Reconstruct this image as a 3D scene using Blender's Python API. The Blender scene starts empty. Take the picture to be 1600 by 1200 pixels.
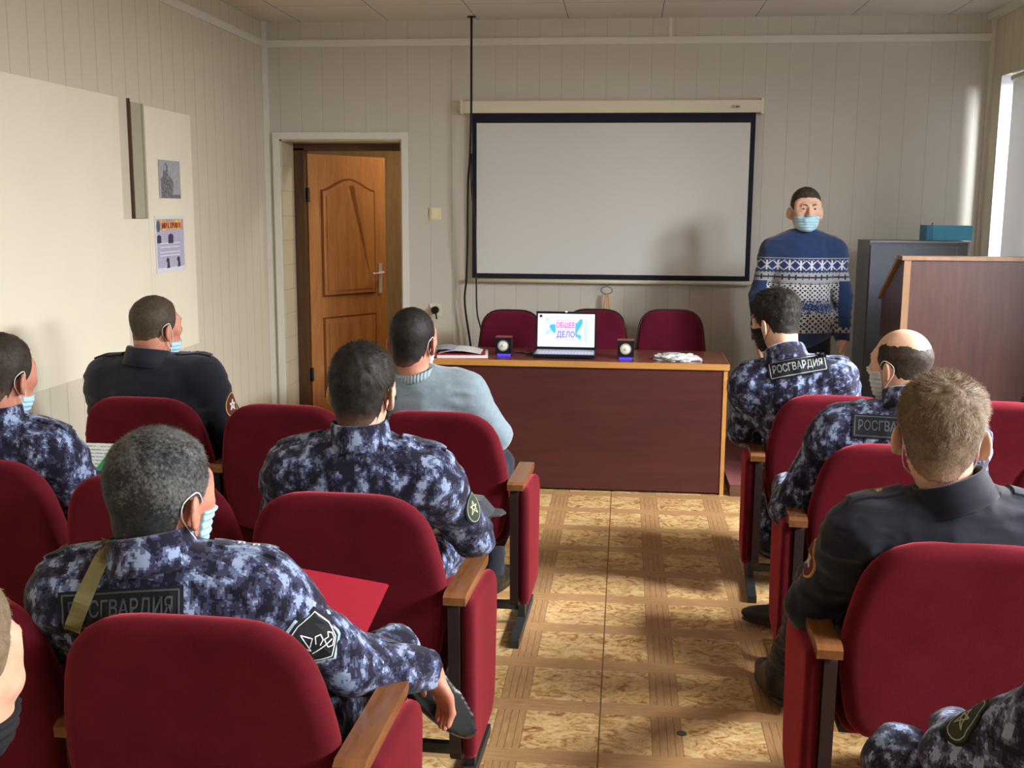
import bpy, bmesh, math, random
import numpy as np
import openvdb
from mathutils import Vector, Matrix, Euler
from mathutils.bvhtree import BVHTree
from mathutils.noise import noise as mnoise

S = bpy.context.scene
COL = S.collection
PI = math.pi

def lin(r, g, b):
    f = lambda c: (c / 12.92 if c <= .04045 else ((c + .055) / 1.055) ** 2.4)
    return (f(r / 255), f(g / 255), f(b / 255), 1.0)

# ------------------------------------------------------------------ camera
CAM = Vector((0, 0, 1.6))
cp_, cy_, cr_ = 0.160768, 0.101757, 0.006256
fwd = Vector((-math.sin(cy_) * math.cos(cp_), math.cos(cy_) * math.cos(cp_), -math.sin(cp_)))
rgt = Vector((math.cos(cy_), math.sin(cy_), 0)); upv = rgt.cross(fwd)
rgt, upv = rgt * math.cos(cr_) + upv * math.sin(cr_), upv * math.cos(cr_) - rgt * math.sin(cr_)
cam_data = bpy.data.cameras.new('camera')
cam = bpy.data.objects.new('camera', cam_data); COL.objects.link(cam)
cam.matrix_world = Matrix(((rgt.x, upv.x, -fwd.x, 0), (rgt.y, upv.y, -fwd.y, 0), (rgt.z, upv.z, -fwd.z, 1.6), (0, 0, 0, 1)))
cam_data.sensor_width = 36; cam_data.lens = 36 * 1700 / 1600
cam_data.clip_start = .05
S.camera = cam

# ------------------------------------------------------------------ exposure, world, daylight
S.view_settings.view_transform = 'Standard'
S.view_settings.look = 'None'
S.view_settings.gamma = 1
S.view_settings.use_curve_mapping = False
S.view_settings.exposure = 0.45
S.cycles.use_denoising = True
S.cycles.max_bounces = 7
S.cycles.diffuse_bounces = 5
S.cycles.sample_clamp_indirect = 6

wd = bpy.data.worlds.new('sky'); S.world = wd; wd.use_nodes = True
bg = wd.node_tree.nodes['Background']
bg.inputs[0].default_value = (.80, .90, 1.0, 1); bg.inputs[1].default_value = 1.5

def area(name, loc, rot, sx, sy, power, color):
    l = bpy.data.lights.new(name, 'AREA'); l.shape = 'RECTANGLE'; l.size = sx; l.size_y = sy
    l.energy = power; l.color = color
    o = bpy.data.objects.new(name, l); COL.objects.link(o); o.location = loc; o.rotation_euler = rot
    return o
# daylight entering each window of the right-hand wall (lamp just outside the pane, facing into the room)
WINDOWS = [(5.6, 7.22), (3.2, 4.8), (0.8, 2.4), (-1.6, 0.0)]
WPOW = [4, 620, 380, 200]
for (y0, y1), pw in zip(WINDOWS, WPOW):
    area('window_daylight', (3.25, (y0 + y1) / 2 - .20, 2.72), (0, PI / 2 - .66, -.32), 1.1, 1.5, pw, (.94, .955, 1.0))
# ------------------------------------------------------------------ node helper
class X:
    """a node socket with arithmetic"""
    def __init__(s, nt, sock): s.nt, s.s = nt, sock
    def _m(s, op, *a):
        n = s.nt.nodes.new('ShaderNodeMath'); n.operation = op
        for i, v in enumerate((s,) + a):
            if isinstance(v, X): s.nt.links.new(v.s, n.inputs[i])
            else: n.inputs[i].default_value = v
        return X(s.nt, n.outputs[0])
    def __add__(s, o): return s._m('ADD', o)
    def __sub__(s, o): return s._m('SUBTRACT', o)
    def __mul__(s, o): return s._m('MULTIPLY', o)
    def __truediv__(s, o): return s._m('DIVIDE', o)
    def __lt__(s, o): return s._m('LESS_THAN', o)
    def __gt__(s, o): return s._m('GREATER_THAN', o)
    def frac(s): return s._m('FRACT')
    def floor(s): return s._m('FLOOR')
    def abs(s): return s._m('ABSOLUTE')
    def sin(s): return s._m('SINE')
    def min(s, o): return s._m('MINIMUM', o)
    def max(s, o): return s._m('MAXIMUM', o)
    def inv(s): return (s * -1.0) + 1.0
    def band(s, a, b): return (s > a) * (s < b)

class Mat:
    def __init__(s, name, rough=.6, spec=.3):
        s.m = bpy.data.materials.new(name); s.m.use_nodes = True; s.nt = s.m.node_tree
        s.b = s.nt.nodes['Principled BSDF']; s.b.inputs['Roughness'].default_value = rough
        s.b.inputs['Specular IOR Level'].default_value = spec
        tc = s.nt.nodes.new('ShaderNodeTexCoord'); s.co = tc.outputs['Object']
        sp = s.nt.nodes.new('ShaderNodeSeparateXYZ'); s.nt.links.new(s.co, sp.inputs[0])
        s.x, s.y, s.z = (X(s.nt, o) for o in sp.outputs)
    def link(s, a, b): s.nt.links.new(a.s if isinstance(a, X) else a, b)
    def vec(s, x, y, z):
        n = s.nt.nodes.new('ShaderNodeCombineXYZ')
        for i, v in enumerate((x, y, z)):
            if isinstance(v, X): s.nt.links.new(v.s, n.inputs[i])
            else: n.inputs[i].default_value = v
        return n.outputs[0]
    def mapping(s, scale=(1, 1, 1), rot=(0, 0, 0), vec=None):
        n = s.nt.nodes.new('ShaderNodeMapping'); n.inputs['Scale'].default_value = scale; n.inputs['Rotation'].default_value = rot
        s.nt.links.new(vec or s.co, n.inputs[0]); return n.outputs[0]
    def noise(s, scale, detail=3, rough=.5, vec=None, dist=0):
        n = s.nt.nodes.new('ShaderNodeTexNoise'); n.inputs['Scale'].default_value = scale; n.inputs['Detail'].default_value = detail
        n.inputs['Roughness'].default_value = rough; n.inputs['Distortion'].default_value = dist
        s.nt.links.new(vec or s.co, n.inputs['Vector']); return X(s.nt, n.outputs['Fac'])
    def snap(s, inc, vec=None):
        n = s.nt.nodes.new('ShaderNodeVectorMath'); n.operation = 'SNAP'; n.inputs[1].default_value = inc if isinstance(inc, tuple) else (inc,) * 3
        s.nt.links.new(vec or s.co, n.inputs[0]); return n.outputs[0]
    def ramp(s, fac, stops, const=False):
        n = s.nt.nodes.new('ShaderNodeValToRGB'); r = n.color_ramp
        if const: r.interpolation = 'CONSTANT'
        while len(r.elements) < len(stops): r.elements.new(.5)
        for e, (p, c) in zip(r.elements, stops): e.position = p; e.color = c
        s.link(fac, n.inputs[0]); return n.outputs[0]
    def mix(s, fac, a, b):
        n = s.nt.nodes.new('ShaderNodeMix'); n.data_type = 'RGBA'
        for v, i in ((fac, 0), (a, 6), (b, 7)):
            if isinstance(v, (X,)) or hasattr(v, 'links'): s.link(v, n.inputs[i])
            else: n.inputs[i].default_value = v
        return n.outputs[2]
    def color(s, c):
        if isinstance(c, (tuple, list)): s.b.inputs['Base Color'].default_value = c
        else: s.link(c, s.b.inputs['Base Color'])
        return s
    def bump(s, h, strength=.3, dist=.01):
        n = s.nt.nodes.new('ShaderNodeBump'); n.inputs['Strength'].default_value = strength; n.inputs['Distance'].default_value = dist
        s.link(h, n.inputs['Height']); s.link(n.outputs[0], s.b.inputs['Normal']); return s
    def set(s, **k):
        for a, v in k.items(): s.b.inputs[a.replace('_', ' ')].default_value = v
        return s

def plain(name, c, rough=.6, spec=.3, noise=.0, nscale=20, metal=0):
    m = Mat(name, rough, spec); m.b.inputs['Metallic'].default_value = metal
    c = lin(*c)
    if noise:
        f = m.noise(nscale, 4)
        lo = tuple(v * (1 - noise) for v in c[:3]) + (1,); hi = tuple(min(1, v * (1 + noise)) for v in c[:3]) + (1,)
        m.color(m.ramp(f, [(.3, lo), (.7, hi)]))
    else: m.color(c)
    return m.m

def wood(name, c0, c1, axis='x', scale=9, rough=.4, spec=.4):
    m = Mat(name, rough, spec)
    sc = {'x': (.12, 1, 1), 'y': (1, .12, 1), 'z': (1, 1, .12)}[axis]
    v = m.mapping(sc); f = m.noise(scale * 3, 5, .6, v, .6); g = m.noise(scale * 14, 2, .5, v)
    m.color(m.ramp(f * .75 + g * .25, [(.3, lin(*c0)), (.68, lin(*c1))]))
    m.bump(g, .08, .002)
    return m.m

M = {}
# walls : PVC panels with vertical grooves
def panel_wall(name, axis, c, off=0.0, pitch=.147, horiz=False, gk=.7):
    m = Mat(name, .45, .35)
    u = {'x': m.x, 'y': m.y, 'z': m.z}[axis]
    t = ((u + off) / pitch).frac()
    groove = (t < .028)
    tone = m.noise(900, 1, .5, m.mapping((1, 1, .02) if not horiz else (.02, .02, 1)))
    pn = m.noise(3.3, 2, .5, m.vec(((u + off) / pitch).floor() * 7.1, .0, .0))
    c0 = tuple(v * .94 for v in lin(*c)[:3]) + (1,)
    base = m.mix(tone * .5 + pn * .5, c0, lin(*c))
    m.color(m.mix(groove, base, tuple(v * gk for v in lin(*c)[:3]) + (1,)))
    m.bump(groove.inv(), .6, .003)
    return m.m
M['wall_back'] = panel_wall('wall_panels_back', 'x', (208, 203, 190), off=.0, gk=.8)
M['wall_left'] = panel_wall('wall_panels_side', 'y', (216, 208, 186), off=.0, gk=.6)
M['reveal'] = panel_wall('door_recess_panels', 'z', (206, 196, 168), pitch=.17)
M['trim'] = plain('white_trim', (226, 224, 214), .4)
M['board'] = plain('notice_board_white', (238, 230, 207), .5, noise=.02, nscale=3)
M['slotmetal'] = plain('board_rail', (176, 170, 146), .4)
def ceil_mat():
    m = Mat('ceiling_tiles', .8, .1)
    tx = ((m.x + 1.0) / .6).frac(); ty = ((m.y + .0 - 6.83) / .6).frac()
    g = ((tx < .04) + (ty < .04)).min(1.0)
    edge = ((tx < .008) + (ty < .008)).min(1.0)
    sp = m.noise(260, 2)
    base = m.ramp(sp, [(.35, lin(208, 202, 192)), (.6, lin(226, 220, 210))])
    m.color(m.mix(edge, m.mix(g, base, lin(214, 212, 208)), lin(120, 116, 112)))
    m.bump(g.inv(), .4, .004)
    return m.m
M['ceiling'] = ceil_mat()
def floor_mat():
    m = Mat('linoleum', .42, .4)
    left = m.x < -.045
    # parquet strips between cork squares; the two sheets of lino are out of step at the seam
    ux = (m.x - .115 + left * .145) / .345
    uy = (m.y - 3.285) / .335
    fx = ux.frac(); fy = uy.frac()
    sx = fx < .27; sy = fy < .25
    cork = m.noise(16, 6, .62, m.mapping((1, 1.3, 1)), 1.6)
    cork2 = m.noise(70, 3, .6, None, .5)
    cc = m.ramp(cork * .78 + cork2 * .22, [(.33, lin(118, 76, 44)), (.43, lin(176, 132, 78)), (.5, lin(206, 170, 112)), (.62, lin(224, 196, 142))])
    grain = m.noise(120, 3, .6, m.mapping((1, .12, 1)))
    grain2 = m.noise(120, 3, .6, m.mapping((.12, 1, 1)))
    wv = m.ramp(grain, [(.3, lin(166, 126, 84)), (.7, lin(190, 150, 102))])
    wh = m.ramp(grain2, [(.3, lin(168, 128, 84)), (.7, lin(192, 152, 104))])
    c = m.mix(sy, cc, wh)
    c = m.mix(sx * ((fy > .25)), c, wv)
    lx = (((fx / .27) * 4.0).frac() < .10) * sx * (fy > .24)
    ly = (((fy / .25) * 3.0).frac() < .06) * sy * .35
    bx = ((fx - .27).abs() < .006) * (fy > .25)
    seam = (m.x + .045).abs() < .0025
    ln = (lx * .8 + ly + bx * .5 + seam).min(1.0)
    c = m.mix(ln, c, lin(112, 78, 50))
    m.color(c)
    rr = m.noise(5, 3); m.link(rr * .25 + .32, m.b.inputs['Roughness'])
    m.bump(cork2, .08, .002)
    return m.m
M['floor'] = floor_mat()
M['podium_carpet'] = plain('podium_carpet', (150, 92, 92), .95, .1, noise=.2, nscale=60)
M['podium_edge'] = wood('podium_edge', (88, 62, 48), (110, 80, 60))
M['door'] = wood('oak_door', (156, 102, 58), (192, 136, 84), 'z', 5, .35)
M['door_dark'] = wood('door_groove', (110, 62, 30), (128, 76, 38), 'z', 5, .4)
M['doorframe'] = wood('door_frame_brown', (70, 48, 30), (92, 64, 40), 'z', 5, .5)
M['corridor'] = wood('corridor_panel', (120, 92, 48), (146, 114, 66), 'z', 4, .6)
M['chrome'] = plain('chrome', (214, 206, 200), .35, .6, metal=.35)
M['plastic_white'] = plain('white_plastic', (228, 222, 190), .4)
M['black'] = plain('black_plastic', (20, 20, 23), .4)
M['cable'] = plain('cable_black', (24, 22, 24), .5)
M['screen_white'] = plain('projection_fabric', (216, 216, 210), .85, .1)
M['screen_black'] = plain('screen_border', (30, 34, 46), .7, .2)
M['case'] = plain('screen_case', (228, 220, 196), .4)
M['grey_metal'] = plain('cabinet_grey', (104, 113, 126), .4, .4, noise=.05)
M['grey_metal2'] = plain('cabinet_edge', (150, 158, 166), .35, .4)
M['desk'] = wood('desk_mahogany', (66, 31, 31), (82, 41, 38), 'x', 6, .35, .5)
M['desktop'] = wood('desk_top', (104, 58, 44), (128, 74, 54), 'x', 6, .22, .5)
M['edge_wood'] = wood('light_edge', (176, 122, 62), (196, 144, 80), 'x', 5, .4)
M['lectern'] = wood('lectern_brown', (66, 44, 40), (82, 56, 48), 'z', 6, .35, .4)
M['lectern_edge'] = wood('lectern_edge', (128, 96, 68), (150, 114, 84), 'z', 6, .4)
M['arm_wood'] = wood('armrest_wood', (108, 68, 40), (140, 92, 54), 'y', 8, .2, .6)
M['frame_metal'] = plain('seat_metal', (44, 46, 46), .45, .4, noise=.2)
M['frame_board'] = plain('seat_side_board', (42, 28, 26), .5)
M['paper'] = plain('paper', (226, 226, 222), .7)
M['jamb'] = plain('window_jamb_white', (240, 242, 246), .5)
def velour(name, c, c2):
    m = Mat(name, .95, .08)
    f = m.noise(380, 2); g = m.noise(9, 3)
    m.color(m.ramp(f * .5 + g * .5, [(.35, lin(*c)), (.65, lin(*c2))]))
    m.b.inputs['Sheen Weight'].default_value = .75; m.b.inputs['Sheen Roughness'].default_value = .45
    m.b.inputs['Sheen Tint'].default_value = lin(225, 90, 100)
    m.bump(f, .12, .002)
    return m.m
M['velour'] = velour('red_velour', (74, 15, 23), (92, 21, 31))
M['velour_dull'] = velour('burgundy_cloth', (84, 20, 40), (98, 26, 48))

# ------------------------------------------------------------------ mesh helpers
def link_obj(name, me, mat=None, parent=None, smooth=False):
    o = bpy.data.objects.new(name, me); COL.objects.link(o)
    for m_ in (mat if isinstance(mat, (list, tuple)) else [mat]):
        if m_ is not None: me.materials.append(m_)
    if parent is not None: o.parent = parent
    if smooth:
        for p in me.polygons: p.use_smooth = True
    return o
def obj(name, bm, mat, parent=None, smooth=False, bevel=0):
    if bevel:
        bmesh.ops.bevel(bm, geom=[e for e in bm.edges if len(e.link_faces) == 2 and e.calc_face_angle(0) > .6], offset=bevel, segments=2, affect='EDGES', profile=.5)
    bmesh.ops.recalc_face_normals(bm, faces=bm.faces)
    me = bpy.data.meshes.new(name); bm.to_mesh(me); bm.free()
    o = link_obj(name, me, mat, parent, smooth)
    return o
def thing(name, label, cat, loc=(0, 0, 0), rz=0, group=None):
    o = bpy.data.objects.new(name, None); COL.objects.link(o); o.location = loc; o.rotation_euler = (0, 0, rz)
    o.empty_display_size = .1
    return tag(o, label, cat, group)
def tag(o, label, cat, group=None):
    o['label'] = label; o['category'] = cat
    if group: o['group'] = group
    return o
def struct(o):
    o['kind'] = 'structure'; return o
def BM(): return bmesh.new()
def box(bm, x0, x1, y0, y1, z0, z1, mi=0):
    vs = [bm.verts.new(p) for p in ((x0, y0, z0), (x1, y0, z0), (x1, y1, z0), (x0, y1, z0), (x0, y0, z1), (x1, y0, z1), (x1, y1, z1), (x0, y1, z1))]
    for f in ((0, 3, 2, 1), (4, 5, 6, 7), (0, 1, 5, 4), (1, 2, 6, 5), (2, 3, 7, 6), (3, 0, 4, 7)):
        bm.faces.new([vs[i] for i in f]).material_index = mi
    return bm
def prism(bm, pts, axis, a, b, mi=0):
    """polygon (2-D) extruded along axis"""
    def mk(p, t):
        return {'x': (t, p[0], p[1]), 'y': (p[0], t, p[1]), 'z': (p[0], p[1], t)}[axis]
    A = [bm.verts.new(mk(p, a)) for p in pts]; B = [bm.verts.new(mk(p, b)) for p in pts]
    bm.faces.new(A).material_index = mi; bm.faces.new(list(reversed(B))).material_index = mi
    n = len(pts)
    for i in range(n): bm.faces.new((A[i], B[i], B[(i + 1) % n], A[(i + 1) % n])).material_index = mi
    return bm
def tube(bm, pts, r, n=8, mi=0):
    pts = [Vector(p) for p in pts]; rings = []
    rr = r if isinstance(r, (list, tuple)) else [r] * len(pts)
    ref = Vector((0.13, .21, .97)).normalized()
    for i, p in enumerate(pts):
        d = (pts[min(i + 1, len(pts) - 1)] - pts[max(i - 1, 0)]).normalized()
        if abs(d.dot(ref)) > .95: ref = Vector((1, .1, 0)).normalized()
        a = d.cross(ref).normalized(); b = d.cross(a)
        rings.append([bm.verts.new(p + (a * math.cos(t) + b * math.sin(t)) * rr[i]) for t in (2 * PI * k / n for k in range(n))])
    for A, B in zip(rings, rings[1:]):
        for k in range(n): bm.faces.new((A[k], A[(k + 1) % n], B[(k + 1) % n], B[k])).material_index = mi
    bm.faces.new(rings[0]).material_index = mi; bm.faces.new(list(reversed(rings[-1]))).material_index = mi
    return bm
def disc(bm, c, r, axis='y', th=.004, n=24, mi=0):
    c = Vector(c); d = {'x': Vector((1, 0, 0)), 'y': Vector((0, 1, 0)), 'z': Vector((0, 0, 1))}[axis]
    return tube(bm, [c - d * th / 2, c + d * th / 2], r, n, mi)
def catmull(pts, k=8):
    P = [Vector(p) for p in pts]; P = [P[0] * 2 - P[1]] + P + [P[-1] * 2 - P[-2]]; out = []
    for i in range(1, len(P) - 2):
        a, b, c, d = P[i - 1:i + 3]
        for j in range(k):
            t = j / k
            out.append(.5 * ((2 * b) + (c - a) * t + (2 * a - 5 * b + 4 * c - d) * t * t + (3 * b - a - 3 * c + d) * t ** 3))
    out.append(P[-2]); return out
def text_mesh(body, size, align='CENTER', bold=.012):
    c = bpy.data.curves.new('glyphs', 'FONT'); c.body = body; c.size = size; c.align_x = align; c.align_y = 'CENTER'; c.resolution_u = 3; c.offset = bold
    o = bpy.data.objects.new('glyphs', c); COL.objects.link(o)
    dg = bpy.context.evaluated_depsgraph_get()
    me = bpy.data.meshes.new_from_object(o.evaluated_get(dg))
    bpy.data.objects.remove(o); bpy.data.curves.remove(c)
    return me
# ================================================================== the room
XL, XR, YB, YF, ZC = -2.46, 2.29, 7.4, -2.2, 2.82
DX0, DX1, DZ = -2.361, -1.513, 2.05
bm = BM(); box(bm, XL - .15, XR + .3, YF - .1, YB + 1.9, -.1, 0); struct(obj('floor', bm, M['floor']))
bm = BM(); box(bm, XL - .15, XR + .45, YF - .1, YB + .15, ZC, ZC + .1); struct(obj('ceiling', bm, M['ceiling']))
bm = BM()   # back wall around the doorway
box(bm, XL - .15, DX0, YB, YB + .25, 0, ZC); box(bm, DX1, XR + .3, YB, YB + .25, 0, ZC); box(bm, DX0, DX1, YB, YB + .25, DZ, ZC)
struct(obj('wall_back', bm, M['wall_back']))
bm = BM(); box(bm, XL - .15, XL, YF, YB, 0, ZC); struct(obj('wall_left', bm, M['wall_left']))
bm = BM(); box(bm, XL - .15, XR + .3, YF - .1, YF, 0, ZC); struct(obj('wall_front', bm, M['wall_back']))
SILL, HEAD = .85, 2.42
bm = BM()
ys = [YF] + [v for w in reversed(WINDOWS) for v in w] + [YB]
for i in range(0, len(ys), 2): box(bm, XR, XR + .3, ys[i], ys[i + 1], 0, ZC)
for y0, y1 in WINDOWS:
    box(bm, XR, XR + .3, y0, y1, 0, SILL); box(bm, XR, XR + .3, y0, y1, HEAD, ZC)
struct(obj('wall_right', bm, M['wall_left']))
for k, (y0, y1) in enumerate(WINDOWS):
    bm = BM()
    fx0, fx1 = XR + .16, XR + .21
    for a, b, c, d in ((y0, y0 + .05, SILL, HEAD), (y1 - .05, y1, SILL, HEAD), (y0, y1, SILL, SILL + .05), (y0, y1, HEAD - .05, HEAD), ((y0 + y1) / 2 - .03, (y0 + y1) / 2 + .03, SILL, HEAD)):
        box(bm, fx0, fx1, a, b, c, d)
    # painted jambs lining the opening, and the sill
    box(bm, XR + .002, fx0, y1 - .012, y1 - .001, SILL, HEAD); box(bm, XR + .002, fx0, y0 + .001, y0 + .012, SILL, HEAD)
    box(bm, XR - .04, fx0, y0, y1, SILL - .03, SILL)
    struct(obj('window_%d' % (k + 1), bm, M['jamb']))
bm = BM(); box(bm, XR + .022, XR + .024, 5.62, 7.05, SILL + .10, HEAD - .03)
rb = Mat('blind_fabric', .9, .05); rb.color(lin(216, 212, 208)); nt_ = rb.nt; tr_ = nt_.nodes.new('ShaderNodeBsdfTranslucent'); tr_.inputs[0].default_value = lin(212, 208, 204)
mx_ = nt_.nodes.new('ShaderNodeMixShader'); mx_.inputs[0].default_value = .5; nt_.links.new(rb.b.outputs[0], mx_.inputs[1]); nt_.links.new(tr_.outputs[0], mx_.inputs[2]); nt_.links.new(mx_.outputs[0], nt_.nodes['Material Output'].inputs[0])
t = thing('roller_blind', 'pale beige roller blind lowered over the window beside the lectern', 'blind', (0, 0, 0))
obj('fabric', bm, rb.m, t)
bm = BM(); tube(bm, [(XR + .026, 5.62, HEAD - .03), (XR + .026, 7.05, HEAD - .03)], .022, 12); obj('roller', bm, M['case'], t, smooth=True)
bm = BM(); tube(bm, [(XR + .023, 5.62, SILL + .09), (XR + .023, 7.05, SILL + .09)], .010, 8); obj('bottom_rail', bm, M['case'], t, smooth=True)
# trims
bm = BM(); box(bm, XL, XR, YB - .018, YB, 2.655, 2.70); box(bm, -.735 + .99, -.735 + 1.01, YB - .012, YB, 2.70, ZC); struct(obj('trim_1', bm, M['trim']))
bm = BM(); box(bm, XL, XL + .018, YF, YB, 2.655, 2.70); struct(obj('trim_2', bm, M['trim']))
bm = BM(); box(bm, XL, XL + .03, YB - .03, YB, 0, ZC); struct(obj('trim_3', bm, M['trim']))
bm = BM(); box(bm, XR - .022, XR, YB - .022, YB, 0, ZC); box(bm, XR - .05, XR, YF, YB, ZC - .035, ZC); struct(obj('trim_4', bm, M['trim']))
bm = BM()   # white casing round the doorway
box(bm, DX0 - .045, DX0, YB - .022, YB, 0, DZ + .045); box(bm, DX1, DX1 + .045, YB - .022, YB, 0, DZ + .045); box(bm, DX0, DX1, YB - .022, YB, DZ, DZ + .045)
struct(obj('trim_5', bm, M['trim']))
bm = BM()   # panelled lining of the deep recess
box(bm, DX0, DX0 + .012, YB, YB + .34, 0, DZ); box(bm, DX1 - .012, DX1, YB, YB + .34, 0, DZ); box(bm, DX0, DX1, YB, YB + .34, DZ - .012, DZ)
struct(obj('wall_recess', bm, M['reveal']))
bm = BM(); box(bm, XL - .0, -2.10, YB + .002, YB + .003, 0, .001); bm.free()
bm = BM()   # brown frame
box(bm, DX0 + .012, DX0 + .085, YB + .26, YB + .36, 0, 1.975 + .03); box(bm, DX1 - .05, DX1 - .012, YB + .26, YB + .36, 0, 2.005); box(bm, DX0 + .012, DX1 - .012, YB + .26, YB + .36, 1.99, 2.04)
struct(obj('door_2', bm, M['doorframe']))
bm = BM(); box(bm, DX0 - .6, DX1 + 1.4, YB + 1.75, YB + 1.85, 0, 2.5); box(bm, DX1 + 1.3, DX1 + 1.4, YB + .25, YB + 1.75, 0, 2.5); box(bm, DX0 - .7, DX0 - .6, YB + .25, YB + 1.85, 0, 2.5)
box(bm, DX0 - .7, DX1 + 1.4, YB + .25, YB + 1.85, 2.5, 2.6)
struct(obj('wall_corridor', bm, M['corridor']))
l = area('corridor_fill', (-1.2, YB + 1.0, 2.46), (0, 0, 0), .5, .3, 14, (1, .82, .6))  # unseen lamp, added to give the doorway side warm light
# open door leaf
LW, LH, LT = .80, 1.96, .04
hinge = Vector((-2.268, YB + .33, .01))
free = Vector((-1.845, 8.36, .01))
ang = math.atan2(free.y - hinge.y, free.x - hinge.x); LW = (free - hinge).length
bm = BM(); st = .115
def arch(x0, x1, z0, z1, rise, n=14):
    pts = [(x0, z0), (x1, z0), (x1, z1)]
    for i in range(1, n):
        t = i / n; x = x1 + (x0 - x1) * t
        pts.append((x, z1 + rise * (.5 - .5 * math.cos(2 * PI * t)) ** .8))
    pts.append((x0, z1)); return pts
box(bm, 0, LW, 0, LT, 0, LH)
leaf = struct(obj('door_1', bm, M['door'], bevel=.002)); leaf.location = hinge; leaf.rotation_euler = (0, 0, ang)
for nm, pts in (('upper', arch(st, LW - st, .93, LH - .25, .085)), ('lower', arch(st, LW - st, .18, .78, .0))):
    cx = sum(p[0] for p in pts) / len(pts); cz = sum(p[1] for p in pts) / len(pts)
    bm = BM(); prism(bm, pts, 'y', -.006, .001, 0); obj('panel_groove', bm, M['door_dark'], leaf)
    bm = BM()
    ins = [(p[0] + (.014 if p[0] < cx else -.014), p[1] + (.014 if p[1] < cz else -.014)) for p in pts]
    ins2 = [(p[0] + (.045 if p[0] < cx else -.045), p[1] + (.045 if p[1] < cz else -.045)) for p in pts]
    prism(bm, ins, 'y', -.012, -.004); prism(bm, ins2, 'y', -.017, -.011); obj('door_panel', bm, M['door'], leaf, bevel=.003)
bm = BM(); box(bm, LW - .085, LW - .05, -.008, 0, .93, 1.16); tube(bm, [(LW - .068, -.008, 1.09), (LW - .068, -.05, 1.09)], .009); tube(bm, [(LW - .068, -.05, 1.09), (LW - .19 + .06, -.055, 1.085), (LW - .19, -.052, 1.085)], .008)
obj('door_handle', bm, M['chrome'], leaf, smooth=False)
bm = BM(); tube(bm, [(-.012, -.012, .32), (-.012, -.012, .42)], .014); tube(bm, [(-.012, -.012, 1.62), (-.012, -.012, 1.72)], .014); obj('hinge', bm, M['black'], leaf)
o = tag(obj('wall_box', box(BM(), -1.83, -1.70, YB + 1.70, YB + 1.75, 1.60, 1.71), M['plastic_white'], bevel=.006), 'white plastic box on the brown corridor wall seen through the open doorway', 'electrical box')

# ---- podium
bm = BM(); box(bm, .62, XR, 6.07, YB, 0, .06); o = obj('podium', bm, M['podium_carpet'])
tag(o, 'low platform with pinkish carpet beyond the brown desk', 'platform')
bm = BM(); box(bm, .62, XR, 6.05, 6.07, 0, .062); obj('edge_board', bm, M['podium_edge'], o)

# ---- notice boards on the left wall
t = thing('notice_board', 'large blank cream wall board with a slot at its end on the side wall', 'board', (XL, 4.2, 0))
bm = BM()
box(bm, 0, .022, -2.4, 5.155 - 4.2, .825, 2.112)
box(bm, 0, .022, 5.155 - 4.2, 5.437 - 4.2, 1.09, 1.532)
obj('large_panel', bm, M['board'], t, bevel=.002)
bm = BM(); box(bm, 0, .022, 5.439 - 4.2, 6.035 - 4.2, .815, 2.098); obj('narrow_panel', bm, M['board'], t, bevel=.002)
bm = BM(); box(bm, 0, .016, 5.290 - 4.2, 5.296 - 4.2, 1.534, 2.12, 1); box(bm, 0, .018, 5.30 - 4.2, 5.437 - 4.2, 1.534, 2.105); box(bm, .018, .026, 5.41 - 4.2, 5.424 - 4.2, 1.534, 2.105)
obj('rail', bm, [M['slotmetal'], M['doorframe']], t)
# grey photo print
def noisy(name, stops, scale, thr=None):
    m = Mat(name, .6, .2); m.color(m.ramp(m.noise(scale, 5, .7), stops)); return m.m
o = thing('photo_print', 'faded grey photograph of a figure pinned to the narrow board', 'photograph', (XL + .024, 5.716, 1.737))
bm = BM(); box(bm, 0, .0015, -.138, .138, -.10, .10); obj('sheet', bm, noisy('print_grey', [(.3, lin(148, 148, 152)), (.7, lin(188, 188, 190))], 60), o)
bm = BM()
fig = [(-.115, -.098), (.03, -.098), (.04, -.02), (.02, .01), (-.02, .02), (-.03, .045), (-.025, .07), (-.05, .085), (-.075, .07), (-.08, .04), (-.085, .015), (-.12, .0)]
prism(bm, fig, 'x', .0015, .0025); box(bm, .0015, .0022, .03, .13, -.098, -.08); obj('figure', bm, noisy('print_dark', [(.4, lin(84, 84, 90)), (.62, lin(150, 150, 154))], 90), o)
bm = BM(); prism(bm, [(-.062 + .014 * math.cos(a), .06 + .018 * math.sin(a)) for a in np.linspace(0, 2 * PI, 12, False)], 'x', .0025, .003); obj('face', bm, plain('print_light', (178, 178, 180)), o)
# newspaper poster
o = thing('wall_newspaper', 'printed wall newspaper with red and yellow headline on the narrow board', 'poster', (XL + .024, 5.69, 1.395))
W2, H2 = .19, .148
bm = BM(); box(bm, 0, .002, -W2, W2, -H2, H2); obj('sheet', bm, plain('poster_white', (232, 232, 240), .25, .5), o, bevel=.001)
m = Mat('poster_print', .4); ln = ((m.z / .0052).frac() < .5); colg = ((m.y / .074).frac() < .06); nn = m.noise(220, 2)
m.color(m.mix((ln * (nn > .47)).min(1.0) * colg.inv(), lin(196, 192, 214), lin(158, 154, 182)))
bm = BM(); box(bm, .002, .0026, -W2 + .015, W2 - .015, -H2 + .025, H2 - .014); obj('newsprint', bm, m.m, o)
m = Mat('poster_header', .4); m.color(m.ramp(m.noise(28, 2), [(.4, lin(228, 200, 110)), (.6, lin(196, 150, 140))]))
bm = BM(); box(bm, .0026, .003, -W2 + .017, W2 - .017, .075, H2 - .016); obj('header_band', bm, m.m, o)
bm = BM(); rnd = random.Random(4)
y = -.105
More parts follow.
